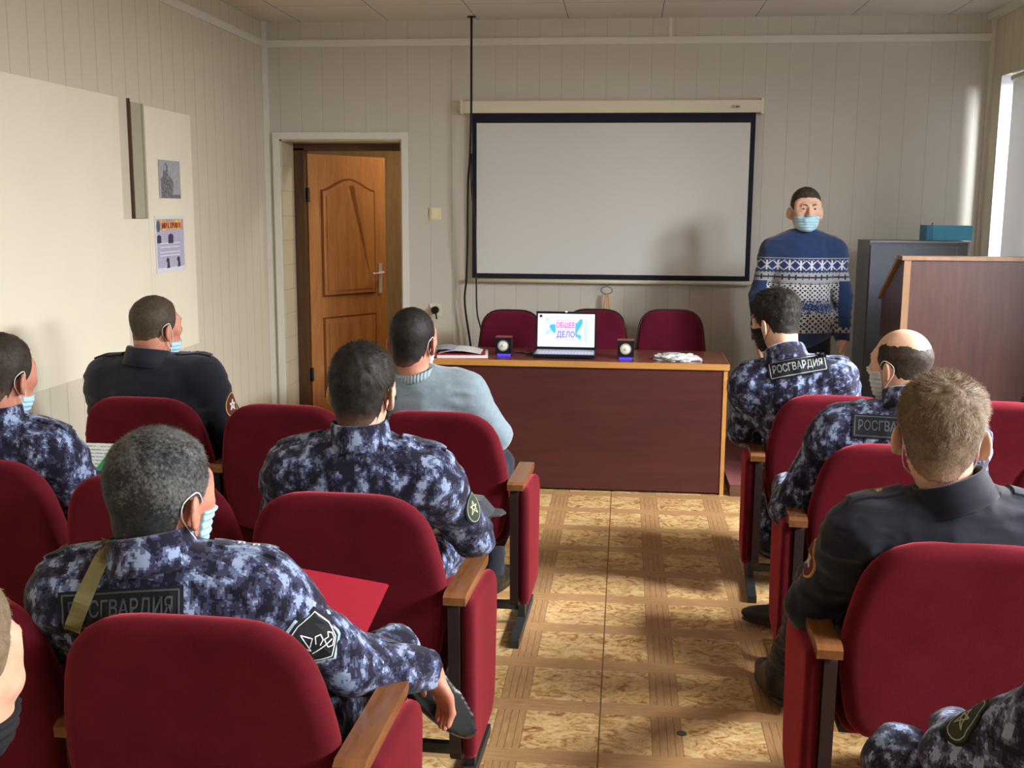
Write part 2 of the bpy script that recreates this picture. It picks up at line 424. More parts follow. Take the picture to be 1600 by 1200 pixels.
for k in range(10):
    w = .017
    if k == 4: y += .012
    box(bm, .003, .0036, y, y + w * .4, .084, .114); box(bm, .003, .0036, y, y + w, .084 + rnd.choice([0, .012, .022]), .092 + rnd.choice([0, .012, .022])); box(bm, .003, .0036, y + w * .7, y + w, .084, .114)
    y += .0235
obj('headline', bm, plain('headline_red', (188, 44, 40), .4), o)
bm = BM(); prism(bm, [(-.155 + .022 * math.cos(a), .095 + .03 * math.sin(a)) for a in np.linspace(0, 2 * PI, 16, False)], 'x', .0036, .0042); obj('emblem', bm, plain('emblem_blue', (84, 104, 116), .4), o)
PICM = plain('pictures_dark', (62, 62, 92), .4)
for (y, z, w, h) in ((-.15, .03, .025, .022), (-.0, .03, .033, .026)): obj('picture', prism(BM(), [(y - w, z - h), (y + w, z - h), (y + w * 1.05, z + h * .6), (y + .2 * w, z + h), (y - w * .9, z + h * .7)], 'x', .0026, .0034), PICM, o)
for (y, z) in ((-.05, -.1), (.09, -.098)): obj('picture', prism(BM(), [(y - .012, z - .028), (y + .026, z - .026), (y + .02, z + .0), (y + .018, z + .024), (y - .006, z + .03), (y - .02, z + .012), (y - .004, z)], 'x', .0026, .0034), PICM, o)
bm = BM()
for z in (.002, -.018, -.045, -.062): box(bm, .0026, .0032, -.14, .12, z, z + .006)
obj('subheadings', bm, plain('pictures_light', (226, 226, 240), .4), o)

# ---- projection screen
t = thing('projection_screen', 'pulled-down white projection screen with black border and cream case', 'projection screen', (-.11, YB, 0))
bm = BM(); box(bm, -.985, .965, -.085, -.015, 2.215, 2.292); box(bm, -.99, -.975, -.09, -.01, 2.208, 2.30); box(bm, .962, .98, -.09, -.01, 2.205, 2.305); obj('case', bm, M['case'], t, bevel=.006)
SX0, SX1 = -.916, .935
bm = BM(); box(bm, SX0, SX1, -.056, -.054, 1.128, 2.215, 0); obj('border', bm, M['screen_black'], t)
bm = BM(); box(bm, SX0 + .03, SX1 - .032, -.0585, -.0562, 1.16, 2.152, 0); obj('screen_fabric', bm, M['screen_white'], t)
bm = BM(); tube(bm, [(SX0 - .03, -.055, 1.112), (SX1 + .02, -.055, 1.112)], .014, 10); obj('bottom_bar', bm, M['case'], t, smooth=True)
bm = BM(); box(bm, .77, .83, -.0865, -.085, 2.24, 2.262, 0); o = obj('maker_plate', bm, plain('plate_cream', (206, 196, 170)), t)
bm = BM(); tube(bm, [(.785 + .007 * math.cos(a), -.087, 2.251 + .007 * math.sin(a)) for a in np.linspace(0, 2 * PI, 13)], .0012, 5); box(bm, .80, .824, -.0875, -.0865, 2.247, 2.255); obj('plate_mark', bm, plain('plate_dark', (96, 90, 80)), t)
bm = BM(); ring = [(-.005 + .038 * math.cos(a), -.062 - .01 * math.sin(a), 1.055 + .025 * math.sin(a)) for a in np.linspace(0, 2 * PI, 25)]
tube(bm, ring, .0028, 6); tube(bm, catmull([(-.03, -.06, 1.10), (-.005, -.06, 1.085), (.02, -.06, 1.10)]), .002, 5)
o = tag(obj('pull_ring', bm, plain('wire_grey', (92, 92, 92), .4), smooth=True), 'thin wire ring hanging under the middle of the projection screen', 'ring'); o.location = (-.11, YB, 0)
bm = BM()
for dx in (-.016, .0, .014):
    tube(bm, catmull([(dx * .3, -.068, 1.03), (dx, -.07, .98), (dx * 1.2, -.07, .90), (dx * .8, -.068, .82)]), .005, 6)
o = tag(obj('orange_ribbon', bm, plain('ribbon_orange', (216, 160, 96), .5), smooth=True), 'orange ribbon tied to the wire ring below the screen', 'ribbon'); o.location = (-.11, YB, 0)

# ---- cables
cm = M['cable']
bm = BM(); tube(bm, catmull([(-1.021, 7.27, 2.815), (-1.022, 7.27, 2.45), (-1.022, 7.265, 2.2), (-1.03, 7.27, 1.95), (-1.045, 7.28, 1.75), (-1.05, 7.29, 1.4), (-1.062, 7.32, 1.13), (-1.075, 7.33, .95), (-1.03, 7.33, .62), (-1.0, 7.3, .3), (-.98, 7.25, .01)]), .0075, 7); disc(bm, (-1.021, 7.27, 2.818), .03, 'z', .006)
tag(obj('ceiling_cable', bm, cm, smooth=True), 'black cable hanging straight from the ceiling along the side of the screen', 'cable')
bm = BM(); tube(bm, catmull([(-1.018, 7.262, 1.95), (-1.02, 7.262, 1.75), (-.995, 7.27, 1.45), (-.99, 7.28, 1.13), (-.985, 7.29, .9), (-.955, 7.29, .76), (-.94, 7.28, .55), (-.93, 7.25, .3), (-.92, 7.2, .01)]), .0055, 7)
tag(obj('looped_cable', bm, cm, smooth=True), 'thinner black cable bowing across the white screen and down behind the desk', 'cable')
def plate(name, x, z, label, cat, hole):
    t = thing(name, label, cat, (x, YB, z))
    bm = BM(); box(bm, -.04, .04, -.012, 0, -.042, .042); obj('cover', bm, M['plastic_white'], t, bevel=.004)
    if hole:
        bm = BM(); disc(bm, (0, -.028, .0), .026, 'y', .04, 20); tube(bm, [(0, -.03, 0), (.01, -.05, -.03), (.012, -.045, -.06)], .006); obj('plug', bm, M['black'], t)
    else:
        bm = BM(); box(bm, -.026, .026, -.018, -.010, -.03, .03); obj('rocker', bm, plain('rocker_cream', (236, 228, 184), .35), t, bevel=.003)
plate('light_switch', -1.284, 1.555, 'cream light switch on the wall between doorway and screen', 'light switch', False)
plate('power_socket', -1.287, .901, 'cream wall socket with a black plug near the doorway', 'socket', True)

# ---- grey cabinet, box and lectern
t = thing('metal_cabinet', 'dark grey metal cabinet standing against the wall behind the lectern', 'cabinet', (1.43, 6.62, .06))
bm = BM(); box(bm, 0, .56, 0, .33, 0, 1.36); obj('body', bm, M['grey_metal'], t, bevel=.004)
bm = BM(); box(bm, .006, .555, -.018, -.001, .05, 1.335); obj('door', bm, M['grey_metal'], t, bevel=.003)
bm = BM(); box(bm, .552, .562, -.02, .0, 0, 1.352); box(bm, -.002, .562, -.02, 0.0, 1.352, 1.362); box(bm, .49, .493, -.0195, -.018, .1, 1.33); obj('edge_trim', bm, M['grey_metal2'], t)
t = thing('file_box', 'bright blue cardboard file box lying on top of the grey cabinet', 'box', (1.90, 6.76, 1.423))
bm = BM(); box(bm, -.125, .135, -.05, .10, 0, .088); obj('carton', bm, plain('box_blue', (92, 184, 222), .5, noise=.06), t, bevel=.003)
bm = BM(); box(bm, -.127, -.09, -.052, .102, -.0, .0885); obj('shaded_end', bm, plain('box_blue_shaded', (66, 140, 176), .5), t, bevel=.002)  # shade on the box's left end, painted as a darker blue
bm = BM(); tube(bm, [(-.085, .0, .088), (-.083, 0, .104)], .004); obj('red_tab', bm, plain('tab_red', (190, 40, 50)), t)
t = thing('lectern', 'tall dark brown lectern with slanted top beside the grey cabinet', 'lectern', (1.384, 5.6, .0))
LWd = .88
bm = BM(); box(bm, .0, LWd, 0, .022, 0, 1.355); obj('front_panel', bm, M['lectern'], t)
for sx in (0, LWd - .022):
    bm = BM(); prism(bm, [(0.022, .0), (.44, 0), (.44, 1.13), (.08, 1.352), (.022, 1.352)], 'x', sx, sx + .022); obj('side_panel', bm, M['lectern'], t)
bm = BM(); box(bm, -.003, .030, -.006, 0, 0, 1.355); obj('corner_strip', bm, M['lectern_edge'], t)
bm = BM(); prism(bm, [(-.012, 1.355), (.085, 1.355), (.46, 1.125), (.46, 1.145), (.09, 1.375), (-.012, 1.375)], 'x', -.015, LWd + .015); obj('top', bm, M['lectern_edge'], t)

# ---- desk
t = thing('desk', 'long dark red-brown presentation desk with light wooden edging', 'desk', (-.31, 6.07, 0))
D0, D1 = -.90, .895
bm = BM(); box(bm, D0 - .015, D1 + .005, -.012, .55, .722, .748); obj('desktop', bm, M['desktop'], t)
bm = BM(); box(bm, D0 - .015, D1 + .008, -.018, -.012, .716, .75); box(bm, D1 + .005, D1 + .009, -.012, .55, .716, .75); obj('edge_strip', bm, M['edge_wood'], t)
bm = BM(); box(bm, D0 + .02, D1 - .022, .0, .02, .012, .722); obj('modesty_panel', bm, M['desk'], t)
for x in (D0, D1 - .022):
    bm = BM(); box(bm, x, x + .022, -.004, .53, 0, .722); o = obj('side_panel', bm, M['desk'], t)
    bm = BM(); box(bm, x, x + .022, -.0065, -.0042, 0, .718); obj('edge_strip', bm, M['edge_wood'], o)

# ---- laptop
t = thing('laptop', 'open laptop on the desk showing a bright slide with a blue map', 'laptop', (-.335, 6.17, .748))
bm = BM(); box(bm, -.178, .178, 0, .235, .006, .022); obj('base', bm, M['black'], t, bevel=.003)
mk = Mat('keyboard_deck', .3, .5); kx = ((mk.x / .019).frac() < .12).max((mk.y / .019).frac() < .12); mk.color(mk.mix(kx, lin(196, 200, 214), lin(120, 124, 150)))
bm = BM(); box(bm, -.17, .17, .02, .225, .022, .0235); obj('keyboard', bm, mk.m, t)
for x in (-.15, .15):
    bm = BM(); box(bm, x - .015, x + .015, .02, .05, -.0, .006); obj('foot', bm, M['black'], t)
lid = bpy.data.objects.new('lid', None); 
tilt = .14
def lidp(x, z, d=0):   # point on the tilted lid: x across, z up the lid, d toward the viewer
    return (x, .235 + z * math.sin(tilt) - d * math.cos(tilt), .022 + z * math.cos(tilt) + d * math.sin(tilt) * -1)
def lid_box(bm, x0, x1, z0, z1, d0, d1, mi=0):
    P = [lidp(x, z, d) for d in (d0, d1) for (x, z) in ((x0, z0), (x1, z0), (x1, z1), (x0, z1))]
    v = [bm.verts.new(p) for p in P]
    for f in ((0, 1, 2, 3), (7, 6, 5, 4), (0, 4, 5, 1), (1, 5, 6, 2), (2, 6, 7, 3), (3, 7, 4, 0)): bm.faces.new([v[i] for i in f]).material_index = mi
def lid_poly(bm, pts, d0, d1, mi=0):
    A = [bm.verts.new(lidp(x, z, d1)) for x, z in pts]; B = [bm.verts.new(lidp(x, z, d0)) for x, z in pts]
    bm.faces.new(A).material_index = mi; bm.faces.new(B[::-1]).material_index = mi
    for i in range(len(pts)): bm.faces.new((A[i], B[i], B[(i + 1) % len(pts)], A[(i + 1) % len(pts)])).material_index = mi
bm = BM(); lid_box(bm, -.178, .178, 0, .225, -.004, .004); L_ = obj('lid', bm, M['black'], t)
def emis(name, c, st):
    m = Mat(name, .3); m.color(lin(*c)); m.b.inputs['Emission Color'].default_value = lin(*c); m.b.inputs['Emission Strength'].default_value = st; return m.m
LS = .58
mats = [emis('slide_white', (236, 238, 255), LS), emis('slide_pale', (206, 214, 246), LS), emis('slide_blue', (70, 160, 226), LS), emis('slide_pink', (236, 84, 168), LS * .9), emis('slide_dark', (60, 50, 80), LS * .6), emis('slide_lightblue', (160, 206, 236), LS), emis('slide_violet', (110, 110, 200), LS)]
bm = BM()
lid_box(bm, -.168, .168, .018, .212, .004, .0048, 0)
lid_box(bm, -.125, .125, .045, .192, .0048, .0052, 1)
fx = lambda px, py: (-.168 + (px - 190) / 1060 * .336, .212 - (py - 255) / 605 * .194)
m_ = [fx(*p) for p in ((325, 600), (345, 570), (400, 540), (400, 470), (440, 430), (510, 430), (530, 500), (520, 600), (490, 615), (440, 570), (380, 640), (340, 660))]
lid_poly(bm, m_, .0052, .0055, 5)
lid_poly(bm, [fx(*p) for p in ((405, 480), (450, 450), (520, 450), (530, 600), (500, 610), (440, 550))], .0055, .0058, 2)
lid_poly(bm, [fx(*p) for p in ((880, 430), (930, 410), (975, 350), (1020, 345), (1030, 420), (990, 500), (945, 560), (920, 620), (1010, 650), (985, 740), (960, 700), (900, 670), (880, 600))], .0052, .0056, 2)
lid_poly(bm, [fx(*p) for p in ((1075, 350), (1110, 350), (1110, 770), (1060, 770), (1055, 560))], .0052, .0054, 5)
lid_poly(bm, [fx(*p) for p in ((330, 335), (405, 330), (400, 380), (365, 410), (335, 385))], .0052, .0054, 5)
lid_poly(bm, [fx(*p) for p in ((525, 375), (890, 375), (890, 735), (510, 735), (525, 560))], .0056, .0058, 1)
lid_poly(bm, [fx(245 + 30 * math.cos(a), 298 + 30 * math.sin(a)) for a in np.linspace(0, 2 * PI, 14, False)][::-1], .0048, .0054, 4)
for (a, b) in (((525, 372), (890, 380)), ((525, 545), (890, 552)), ((640, 728), (885, 736)), ((545, 730), (600, 738))):
    p, q = fx(*a), fx(*b); lid_box(bm, p[0], q[0], q[1], p[1], .0058, .0061, 3)
def lid_text(body, cx, cy, w, h, mi):
    me = text_mesh(body, 1.0, bold=.035); co = [v.co.copy() for v in me.vertices]
    x0, x1 = min(c.x for c in co), max(c.x for c in co); y0, y1 = min(c.y for c in co), max(c.y for c in co)
    vs = [bm.verts.new(lidp(cx + ((c.x - x0) / (x1 - x0) - .5) * w, cy + ((c.y - y0) / (y1 - y0) - .5) * h, .0064)) for c in co]
    for p in me.polygons:
        try: bm.faces.new([vs[i] for i in p.vertices]).material_index = mi
        except ValueError: pass
c1 = fx(708, 468); c2 = fx(715, 640)
lid_text('ОБЩЕЕ', c1[0], c1[1], .112, .040, 3); lid_text('ДЕЛО', c2[0], c2[1], .108, .046, 6)
me = bpy.data.meshes.new('display'); bm.to_mesh(me); bm.free(); o = link_obj('display', me, mats, L_)
bm = BM(); lid_box(bm, -.006, .006, .222, .229, .002, .008); obj('webcam', bm, mats[0], L_)
# ---- speakers
def speaker(x, y, label):
    t = thing('desktop_speaker', label, 'speaker', (x, y, .748), 0, None)
    bm = BM(); box(bm, -.047, .047, 0, .09, .012, .106); obj('cabinet', bm, M['black'], t, bevel=.004)
    bm = BM(); box(bm, -.047, .047, .004, .09, .1062, .1085); obj('top_panel', bm, plain('speaker_red', (150, 60, 60), .35), t)
    bm = BM(); tube(bm, [(0, -.006, .06), (0, .002, .06)], .032, 24); obj('ring', bm, plain('ring_silver', (190, 190, 186), .3, metal=.6), t)
    bm = BM(); tube(bm, [(0, -.0085, .06), (0, -.006, .06)], [.018, .025], 20); tube(bm, [(0, -.016, .06), (0, -.0085, .06)], [.006, .011], 16); obj('cone', bm, plain('cone_pale', (226, 224, 210), .4), t)
    bm = BM(); box(bm, -.036, .036, .012, .08, .0, .012); obj('stand', bm, emis('speaker_blue_glow', (70, 60, 240), .9), t)
speaker(-.69, 6.24, 'small black cube speaker on the desk next to the red folders')
speaker(.018, 6.19, 'small black cube speaker on the desk next to the plastic bag')
bm = BM(); tube(bm, catmull([(-.65, 6.34, .752), (-.6, 6.38, .752), (-.56, 6.33, .752), (-.52, 6.36, .752)]), .003, 6); tube(bm, catmull([(-.51, 6.28, .752), (-.58, 6.3, .756), (-.66, 6.4, .752)]), .003, 6)
tag(obj('speaker_wire', bm, M['cable'], smooth=True), 'thin black wire running from the laptop across the desk to a speaker', 'wire')
# ---- folders and bag
def folder_stack():
    red = plain('folder_red', (160, 40, 60), .5)
    t = thing('document_folder', 'thick red folder stuffed with papers lying at the end of the desk', 'folder', (-.92, 6.2, .748), .12)
    bm = BM(); box(bm, -.15, .14, -.12, .14, 0, .003); box(bm, -.15, .13, -.12, .14, .022, .025); box(bm, -.153, -.15, -.12, .14, 0, .025); obj('cover', bm, red, t)
    bm = BM(); box(bm, -.145, .145, -.115, .135, .003, .022); obj('papers', bm, M['paper'], t)
    o = thing('open_papers', 'loose white and grey sheets curling on top of the red folder', 'papers', (-.92, 6.2, .774), .05)
    for k, (dx, c) in enumerate(((0, (226, 226, 226)), (-.05, (168, 172, 190)))):
        bm = BM(); n = 12; rows = []
        for i in range(n + 1):
            u = i / n; x = -.13 + dx + u * (.24 if k == 0 else .17); z = .002 + k * .01 + (.022 if k == 0 else .018) * math.sin(PI * u) * (1 - .4 * u)
            rows.append([bm.verts.new((x, y, z)) for y in (-.11 + k * .02, .12)] + [bm.verts.new((x, y, z - .0015)) for y in (.12, -.11 + k * .02)])
        for a, b in zip(rows, rows[1:]):
            for j in range(4): bm.faces.new((a[j], b[j], b[(j + 1) % 4], a[(j + 1) % 4]))
        bm.faces.new(rows[0]); bm.faces.new(rows[-1][::-1])
        obj('sheet', bm, plain('sheet_%d' % k, c, .6), o, smooth=False)
folder_stack()
bm = BM(); bmesh.ops.create_icosphere(bm, subdivisions=5, radius=1)
for v in bm.verts:
    n = v.co.copy(); q = n * 2.6
    d = 1 + .35 * mnoise(q) + .22 * abs(mnoise(q * 2.7)) - .1
    v.co = Vector((n.x * .125 * d, n.y * .075 * d, max(0, n.z * .9 + .35) * .032 * d))
    if v.co.z < .004: v.co.z = .0
o = obj('plastic_bag', bm, None, smooth=True); pb = Mat('bag_plastic', .18, .6); pb.color(pb.ramp(pb.noise(30, 3), [(.4, lin(186, 186, 188)), (.6, lin(226, 228, 230))])); pb.bump(pb.noise(40, 4, .6), .35, .006); o.data.materials.append(pb.m)
o.location = (.31, 6.20, .7485); tag(o, 'small crumpled clear plastic bag lying on the desk', 'bag')
# coin on the floor
bm = BM(); tube(bm, [(0, 0, .0), (0, 0, .0015)], .0155, 24); o = obj('floor_marker', bm, plain('disc_green', (74, 84, 72), .5)); o.location = (.208, 3.182, .0); tag(o, 'small flat dark green disc on the aisle floor', 'disc')
# ================================================================== auditorium chairs
def pad(outline, thick, yprof, n_round=5, dome=.006):
    """upholstered pad: outline (x,z) lofted through rounded edges; thick = full depth along y, yprof(z) shifts it"""
    cx = sum(p[0] for p in outline) / len(outline); cz = sum(p[1] for p in outline) / len(outline)
    bm = BM(); rings = []
    h = thick / 2; r = h * .96
    def inset(d):
        out = []
        n = len(outline)
        for i, p in enumerate(outline):
            a = Vector(outline[i - 1]); b = Vector(outline[(i + 1) % n]); t = (b - a).normalized(); nn = Vector((-t.y, t.x))
            if nn.dot(Vector((cx - p[0], cz - p[1]))) < 0: nn = -nn
            out.append((p[0] + nn.x * d, p[1] + nn.y * d))
        return out
    prof = []
    for i in range(n_round + 1):
        a = PI / 2 * i / n_round
        prof.append((r * (1 - math.sin(a)), -h + 0 + (h) * (1 - math.cos(a)) * 1.0))
    # prof goes from inset r at y=-h ... to inset 0 at y=0
    seq = []
    for i in range(n_round + 1):
        a = PI / 2 * (1 - i / n_round)          # a: 90 -> 0
        seq.append((r * (1 - math.cos(a)), -h * math.sin(a)))
    seq2 = [(d, -y) for d, y in reversed(seq[:-1])]
    def ring(d, y, sc=1):
        pts = inset(d)
        return [bm.verts.new((cx + (p[0] - cx) * sc, y + yprof(cz + (p[1] - cz) * sc, cx + (p[0] - cx) * sc), cz + (p[1] - cz) * sc)) for p in pts]
    R0 = []
    for sc, e in ((0.02, dome), (.35, dome * .9), (.65, dome * .6), (.85, dome * .25)): R0.append(ring(r, -h - e, sc))
    for d, y in seq + seq2: R0.append(ring(d, y))
    for sc, e in ((.85, dome * .25), (.65, dome * .6), (.35, dome * .9), (.02, dome)): R0.append(ring(r, h + e, sc))
    for A, B in zip(R0, R0[1:]):
        n = len(A)
        for k in range(n): bm.faces.new((A[k], A[(k + 1) % n], B[(k + 1) % n], B[k]))
    bm.faces.new(R0[0]); bm.faces.new(R0[-1][::-1])
    return bm
def round_poly(pts, rads, k=6):
    out = []
    n = len(pts)
    for i in range(n):
        p = Vector(pts[i]); a = (Vector(pts[i - 1]) - p); b = (Vector(pts[(i + 1) % n]) - p); r = rads[i]
        a1 = p + a.normalized() * min(r, a.length * .49); b1 = p + b.normalized() * min(r, b.length * .49)
        for j in range(k + 1):
            t = j / k; q = a1 * (1 - t) ** 2 + p * 2 * t * (1 - t) + b1 * t * t; out.append((q.x, q.y))
    dense = []
    for i in range(len(out)):
        a = Vector(out[i]); b = Vector(out[(i + 1) % len(out)]); m_ = max(1, int((b - a).length / .03))
        for j in range(m_): q = a.lerp(b, j / m_); dense.append((q.x, q.y))
    return dense
BACK = round_poly([(-.218, .875), (.218, .875), (.276, .60), (.232, .365), (-.232, .365), (-.276, .60)], [.13, .13, .10, .08, .08, .10])
BACK = BACK[::-1]
REC = .25
def back_y(z, x): return .02 + REC * (.875 - z) * 1.0 - .9 * (max(0, .62 - z)) * .18 - .35 * x * x * .6
def make_chair(side):
    """local origin: floor under the middle of the back's top edge; faces +y; side = which side carries the arm"""
    t = thing('auditorium_chair', 'x', 'chair')
    o = obj('backrest', pad(BACK, .078, back_y), M['velour'], t, smooth=True)
    seat = round_poly([(-.245, -.25), (.245, -.25), (.25, .24), (-.25, .24)], [.05, .05, .10, .10])
    bm = pad(seat[::-1], .115, lambda z, x: 0)
    for v in bm.verts: v.co = Vector((v.co.x, v.co.z + .40, -v.co.y + .40 + v.co.z * .06))
    obj('seat', bm, M['velour'], t, smooth=True)
    bm = BM(); box(bm, -.235, .235, .20, .60, .325, .345); obj('seat_base', bm, M['frame_board'], t)
    s = side
    def bx(a, b, *r): return box(BM(), min(a * s, b * s), max(a * s, b * s), *r)
    pan = round_poly([(.045, .135), (.40, .135), (.455, .585), (.02, .60)], [.05, .10, .10, .03], 5)
    bm = BM(); prism(bm, [(p[0], p[1]) for p in pan], 'x', s * .276, s * .306); obj('side_frame', bm, M['frame_board'], t)
    pp = round_poly([(.05, .14), (.40, .14), (.45, .565), (.03, .60)], [.04, .09, .10, .04], 5)
    bm = pad(pp, .038, lambda z, x: 0, 4, .001)
    for v in bm.verts: v.co = Vector((s * (.326 + v.co.y), v.co.x, v.co.z))
    obj('side_panel', bm, M['velour'], t, smooth=True)
    arm = [(-.005, .598), (.02, .598), (.35, .592), (.365, .60), (.365, .618), (.01, .628), (-.008, .62)]
    bm = BM(); prism(bm, arm, 'x', s * .270, s * .328); obj('armrest', bm, M['arm_wood'], t, bevel=.004)
    bm = BM(); box(bm, min(s * .285, s * .31), max(s * .285, s * .31), .24, .28, .03, .14); obj('leg', bm, M['frame_metal'], t)
    bm = BM(); box(bm, min(s * .28, s * .315), max(s * .28, s * .315), .0, .50, .0, .03); obj('foot', bm, M['frame_metal'], t, bevel=.004)
    bm = BM(); box(bm, min(-s * .29, s * .285), max(-s * .29, s * .285), .25, .275, .055, .085); obj('crossbar', bm, M['frame_metal'], t)
    bm = BM(); box(bm, min(s * .262, s * .276), max(s * .262, s * .276), .16, .36, .34, .40); obj('bracket', bm, M['frame_metal'], t)
    return t
def dup(root, label, loc, rz, group=None):
    r = root.copy(); COL.objects.link(r); r.location = loc; r.rotation_euler = (0, 0, rz); r['label'] = label
    if group: r['group'] = group
    for ch in root.children:
        c = ch.copy(); COL.objects.link(c); c.parent = r
    return r
left0, right0 = make_chair(1), make_chair(-1)
used = {}
def chair(side, x, y, deg, label, grp):
    root = left0 if side > 0 else right0
    if side not in used:
        used[side] = 1; root.location = (x, y, 0); root.rotation_euler = (0, 0, math.radians(deg)); root['label'] = label; root['group'] = grp; return root
    return dup(root, label, (x, y, 0), math.radians(deg), grp)
GL, GR = 'red auditorium chairs of the block by the notice board', 'red auditorium chairs of the block by the window'
chair(1, -.67, 3.78, -1.5, 'red auditorium chair on the aisle, occupied by the man in the pale blue-grey jumper', GL)
chair(1, -1.245, 3.84, -3, 'empty red auditorium chair between the men in black uniform and pale jumper', GL)
chair(1, -1.83, 3.92, -4, 'red auditorium chair occupied by the man in black near the notice board', GL)
chair(1, -.71, 2.63, -2, 'red auditorium chair on the aisle, occupied by the dark-haired man in camouflage', GL)
chair(1, -1.285, 2.75, -3, 'red auditorium chair directly in front of the grey-haired man', GL)
chair(1, -1.87, 2.88, -3, 'red auditorium chair under the camouflaged man who holds the papers', GL)
chair(1, -.765, 1.765, -1, 'red auditorium chair of the grey-haired man with the red folder', GL)
chair(1, -1.33, 1.85, -1, 'red auditorium chair beside the grey-haired man, on the notice board side', GL)
chair(1, -.80, .86, -1, 'red auditorium chair under the fair-cropped man wearing a black mask', GL)
chair(-1, .85, 4.33, -4, 'red auditorium chair on the aisle, occupied by the man leaning sideways', GR)
chair(-1, 1.425, 4.28, -4, 'red auditorium chair in front of the lectern, beside the sideways-leaning man', GR)
chair(-1, 2.0, 4.23, -4, 'red auditorium chair by the window, nearest the lectern', GR)
chair(-1, .87, 3.42, -3, 'red auditorium chair occupied by the balding man', GR)
chair(-1, 1.445, 3.36, -3, 'red auditorium chair beside the balding man, on the window side', GR)
chair(-1, .78, 2.38, -2, 'red auditorium chair occupied by the fair-haired man in black', GR)
chair(-1, 1.355, 2.33, -2, 'red auditorium chair beside the fair-haired man in black', GR)
chair(-1, .93, 1.25, -2, 'red auditorium chair behind the fair-haired man, holding the man in camouflage trousers', GR)
# meeting-room chairs behind the desk
def back_chair(x, z, w, label):
    t = thing('padded_chair', label, 'chair', (x, 6.93, 0), PI, 'burgundy chairs behind the desk')
    ol = round_poly([(-w * .44, z), (w * .44, z), (w * .53, z - .34), (w * .45, z - .44), (-w * .45, z - .44), (-w * .53, z - .34)], [.12, .12, .05, .05, .05, .05])
    obj('backrest', pad(ol[::-1], .05, lambda zz, xx: .2 * (zz - z + .0) * -1), M['velour_dull'], t, smooth=True)
    bm = BM(); rim = [(p[0] * 1.012, .2 * (z - p[1]) - .0, (p[1] - z) * 1.0 + z + .004) for p in ol]; tube(bm, rim + [rim[0]], .007, 6); obj('piping', bm, M['frame_board'], t)
    bm = pad(round_poly([(-w * .5, -.2), (w * .5, -.2), (w * .52, .22), (-w * .52, .22)], [.04] * 4)[::-1], .07, lambda a, b: 0)
    for v in bm.verts: v.co = Vector((v.co.x, v.co.z + .28, -v.co.y + .44))
    obj('seat', bm, M['velour_dull'], t, smooth=True)
    for sx in (-1, 1):
        bm = BM(); tube(bm, [(sx * w * .42, .10, .40), (sx * w * .45, .04, 0)], .012); obj('leg', bm, M['frame_metal'], t)
        bm = BM(); tube(bm, [(sx * w * .42, .46, .40), (sx * w * .45, .50, 0)], .012); obj('leg', bm, M['frame_metal'], t)
    return t
back_chair(-.715, .945, .40, 'burgundy padded chair behind the laptop, nearest the hanging cable')
back_chair(-.175, .958, .40, 'burgundy padded chair under the orange ribbon, partly behind the laptop')
back_chair(.30, .962, .42, 'burgundy padded chair standing apart behind the plastic bag')
# ================================================================== implicit-surface toolkit for people
A3 = lambda v: np.array((v[0], v[1], v[2]), dtype=np.float32)
def smin(a, b, k):
    if k <= 0: return np.minimum(a, b)
    h = np.clip(.5 + .5 * (b - a) / k, 0, 1); return b + (a - b) * h - k * h * (1 - h)
def smax(a, b, k): return -smin(-a, -b, k)
def caps(P, a, b, ra, rb):
    a = A3(a); b = A3(b); ba = b - a; t = np.clip(((P - a) @ ba) / max(1e-9, float(ba @ ba)), 0, 1)[:, None]
    return np.linalg.norm(P - a - t * ba, axis=1) - (ra + (rb - ra) * t[:, 0])
def ell(P, c, r, R=None):
    q = P - A3(c)
    if R is not None: q = q @ R
    r = A3(r); k0 = np.linalg.norm(q / r, axis=1); k1 = np.linalg.norm(q / (r * r), axis=1) + 1e-6
    return k0 * (k0 - 1) / k1
def vnoise(P, f, seed=0):
    q = P * f + seed * 17.3; i = np.floor(q).astype(np.int64); u = (q - i).astype(np.float32); u = u * u * (3 - 2 * u)
    def h(dx, dy, dz):
        n = (i[:, 0] + dx) * 374761393 + (i[:, 1] + dy) * 668265263 + (i[:, 2] + dz) * 2147483647 // 7
        n = (n ^ (n >> 13)) * 1274126177; return ((n ^ (n >> 16)) & 0xffff).astype(np.float32) / 65535
    r = 0
    for dx in (0, 1):
        for dy in (0, 1):
            for dz in (0, 1):
                w = (u[:, 0] if dx else 1 - u[:, 0]) * (u[:, 1] if dy else 1 - u[:, 1]) * (u[:, 2] if dz else 1 - u[:, 2]); r = r + w * h(dx, dy, dz)
    return r
def cap_p(a, b, ra, rb, k=.03, op='u'):
    a, b = Vector(a), Vector(b)
    return dict(f=lambda P: caps(P, a, b, ra, rb), c=(a + b) / 2, r=(a - b).length / 2 + max(ra, rb), k=k, op=op)
def ell_p(c, r, R=None, k=.03, op='u'):
    c = Vector(c); return dict(f=lambda P: ell(P, c, r, R), c=c, r=max(r), k=k, op=op)
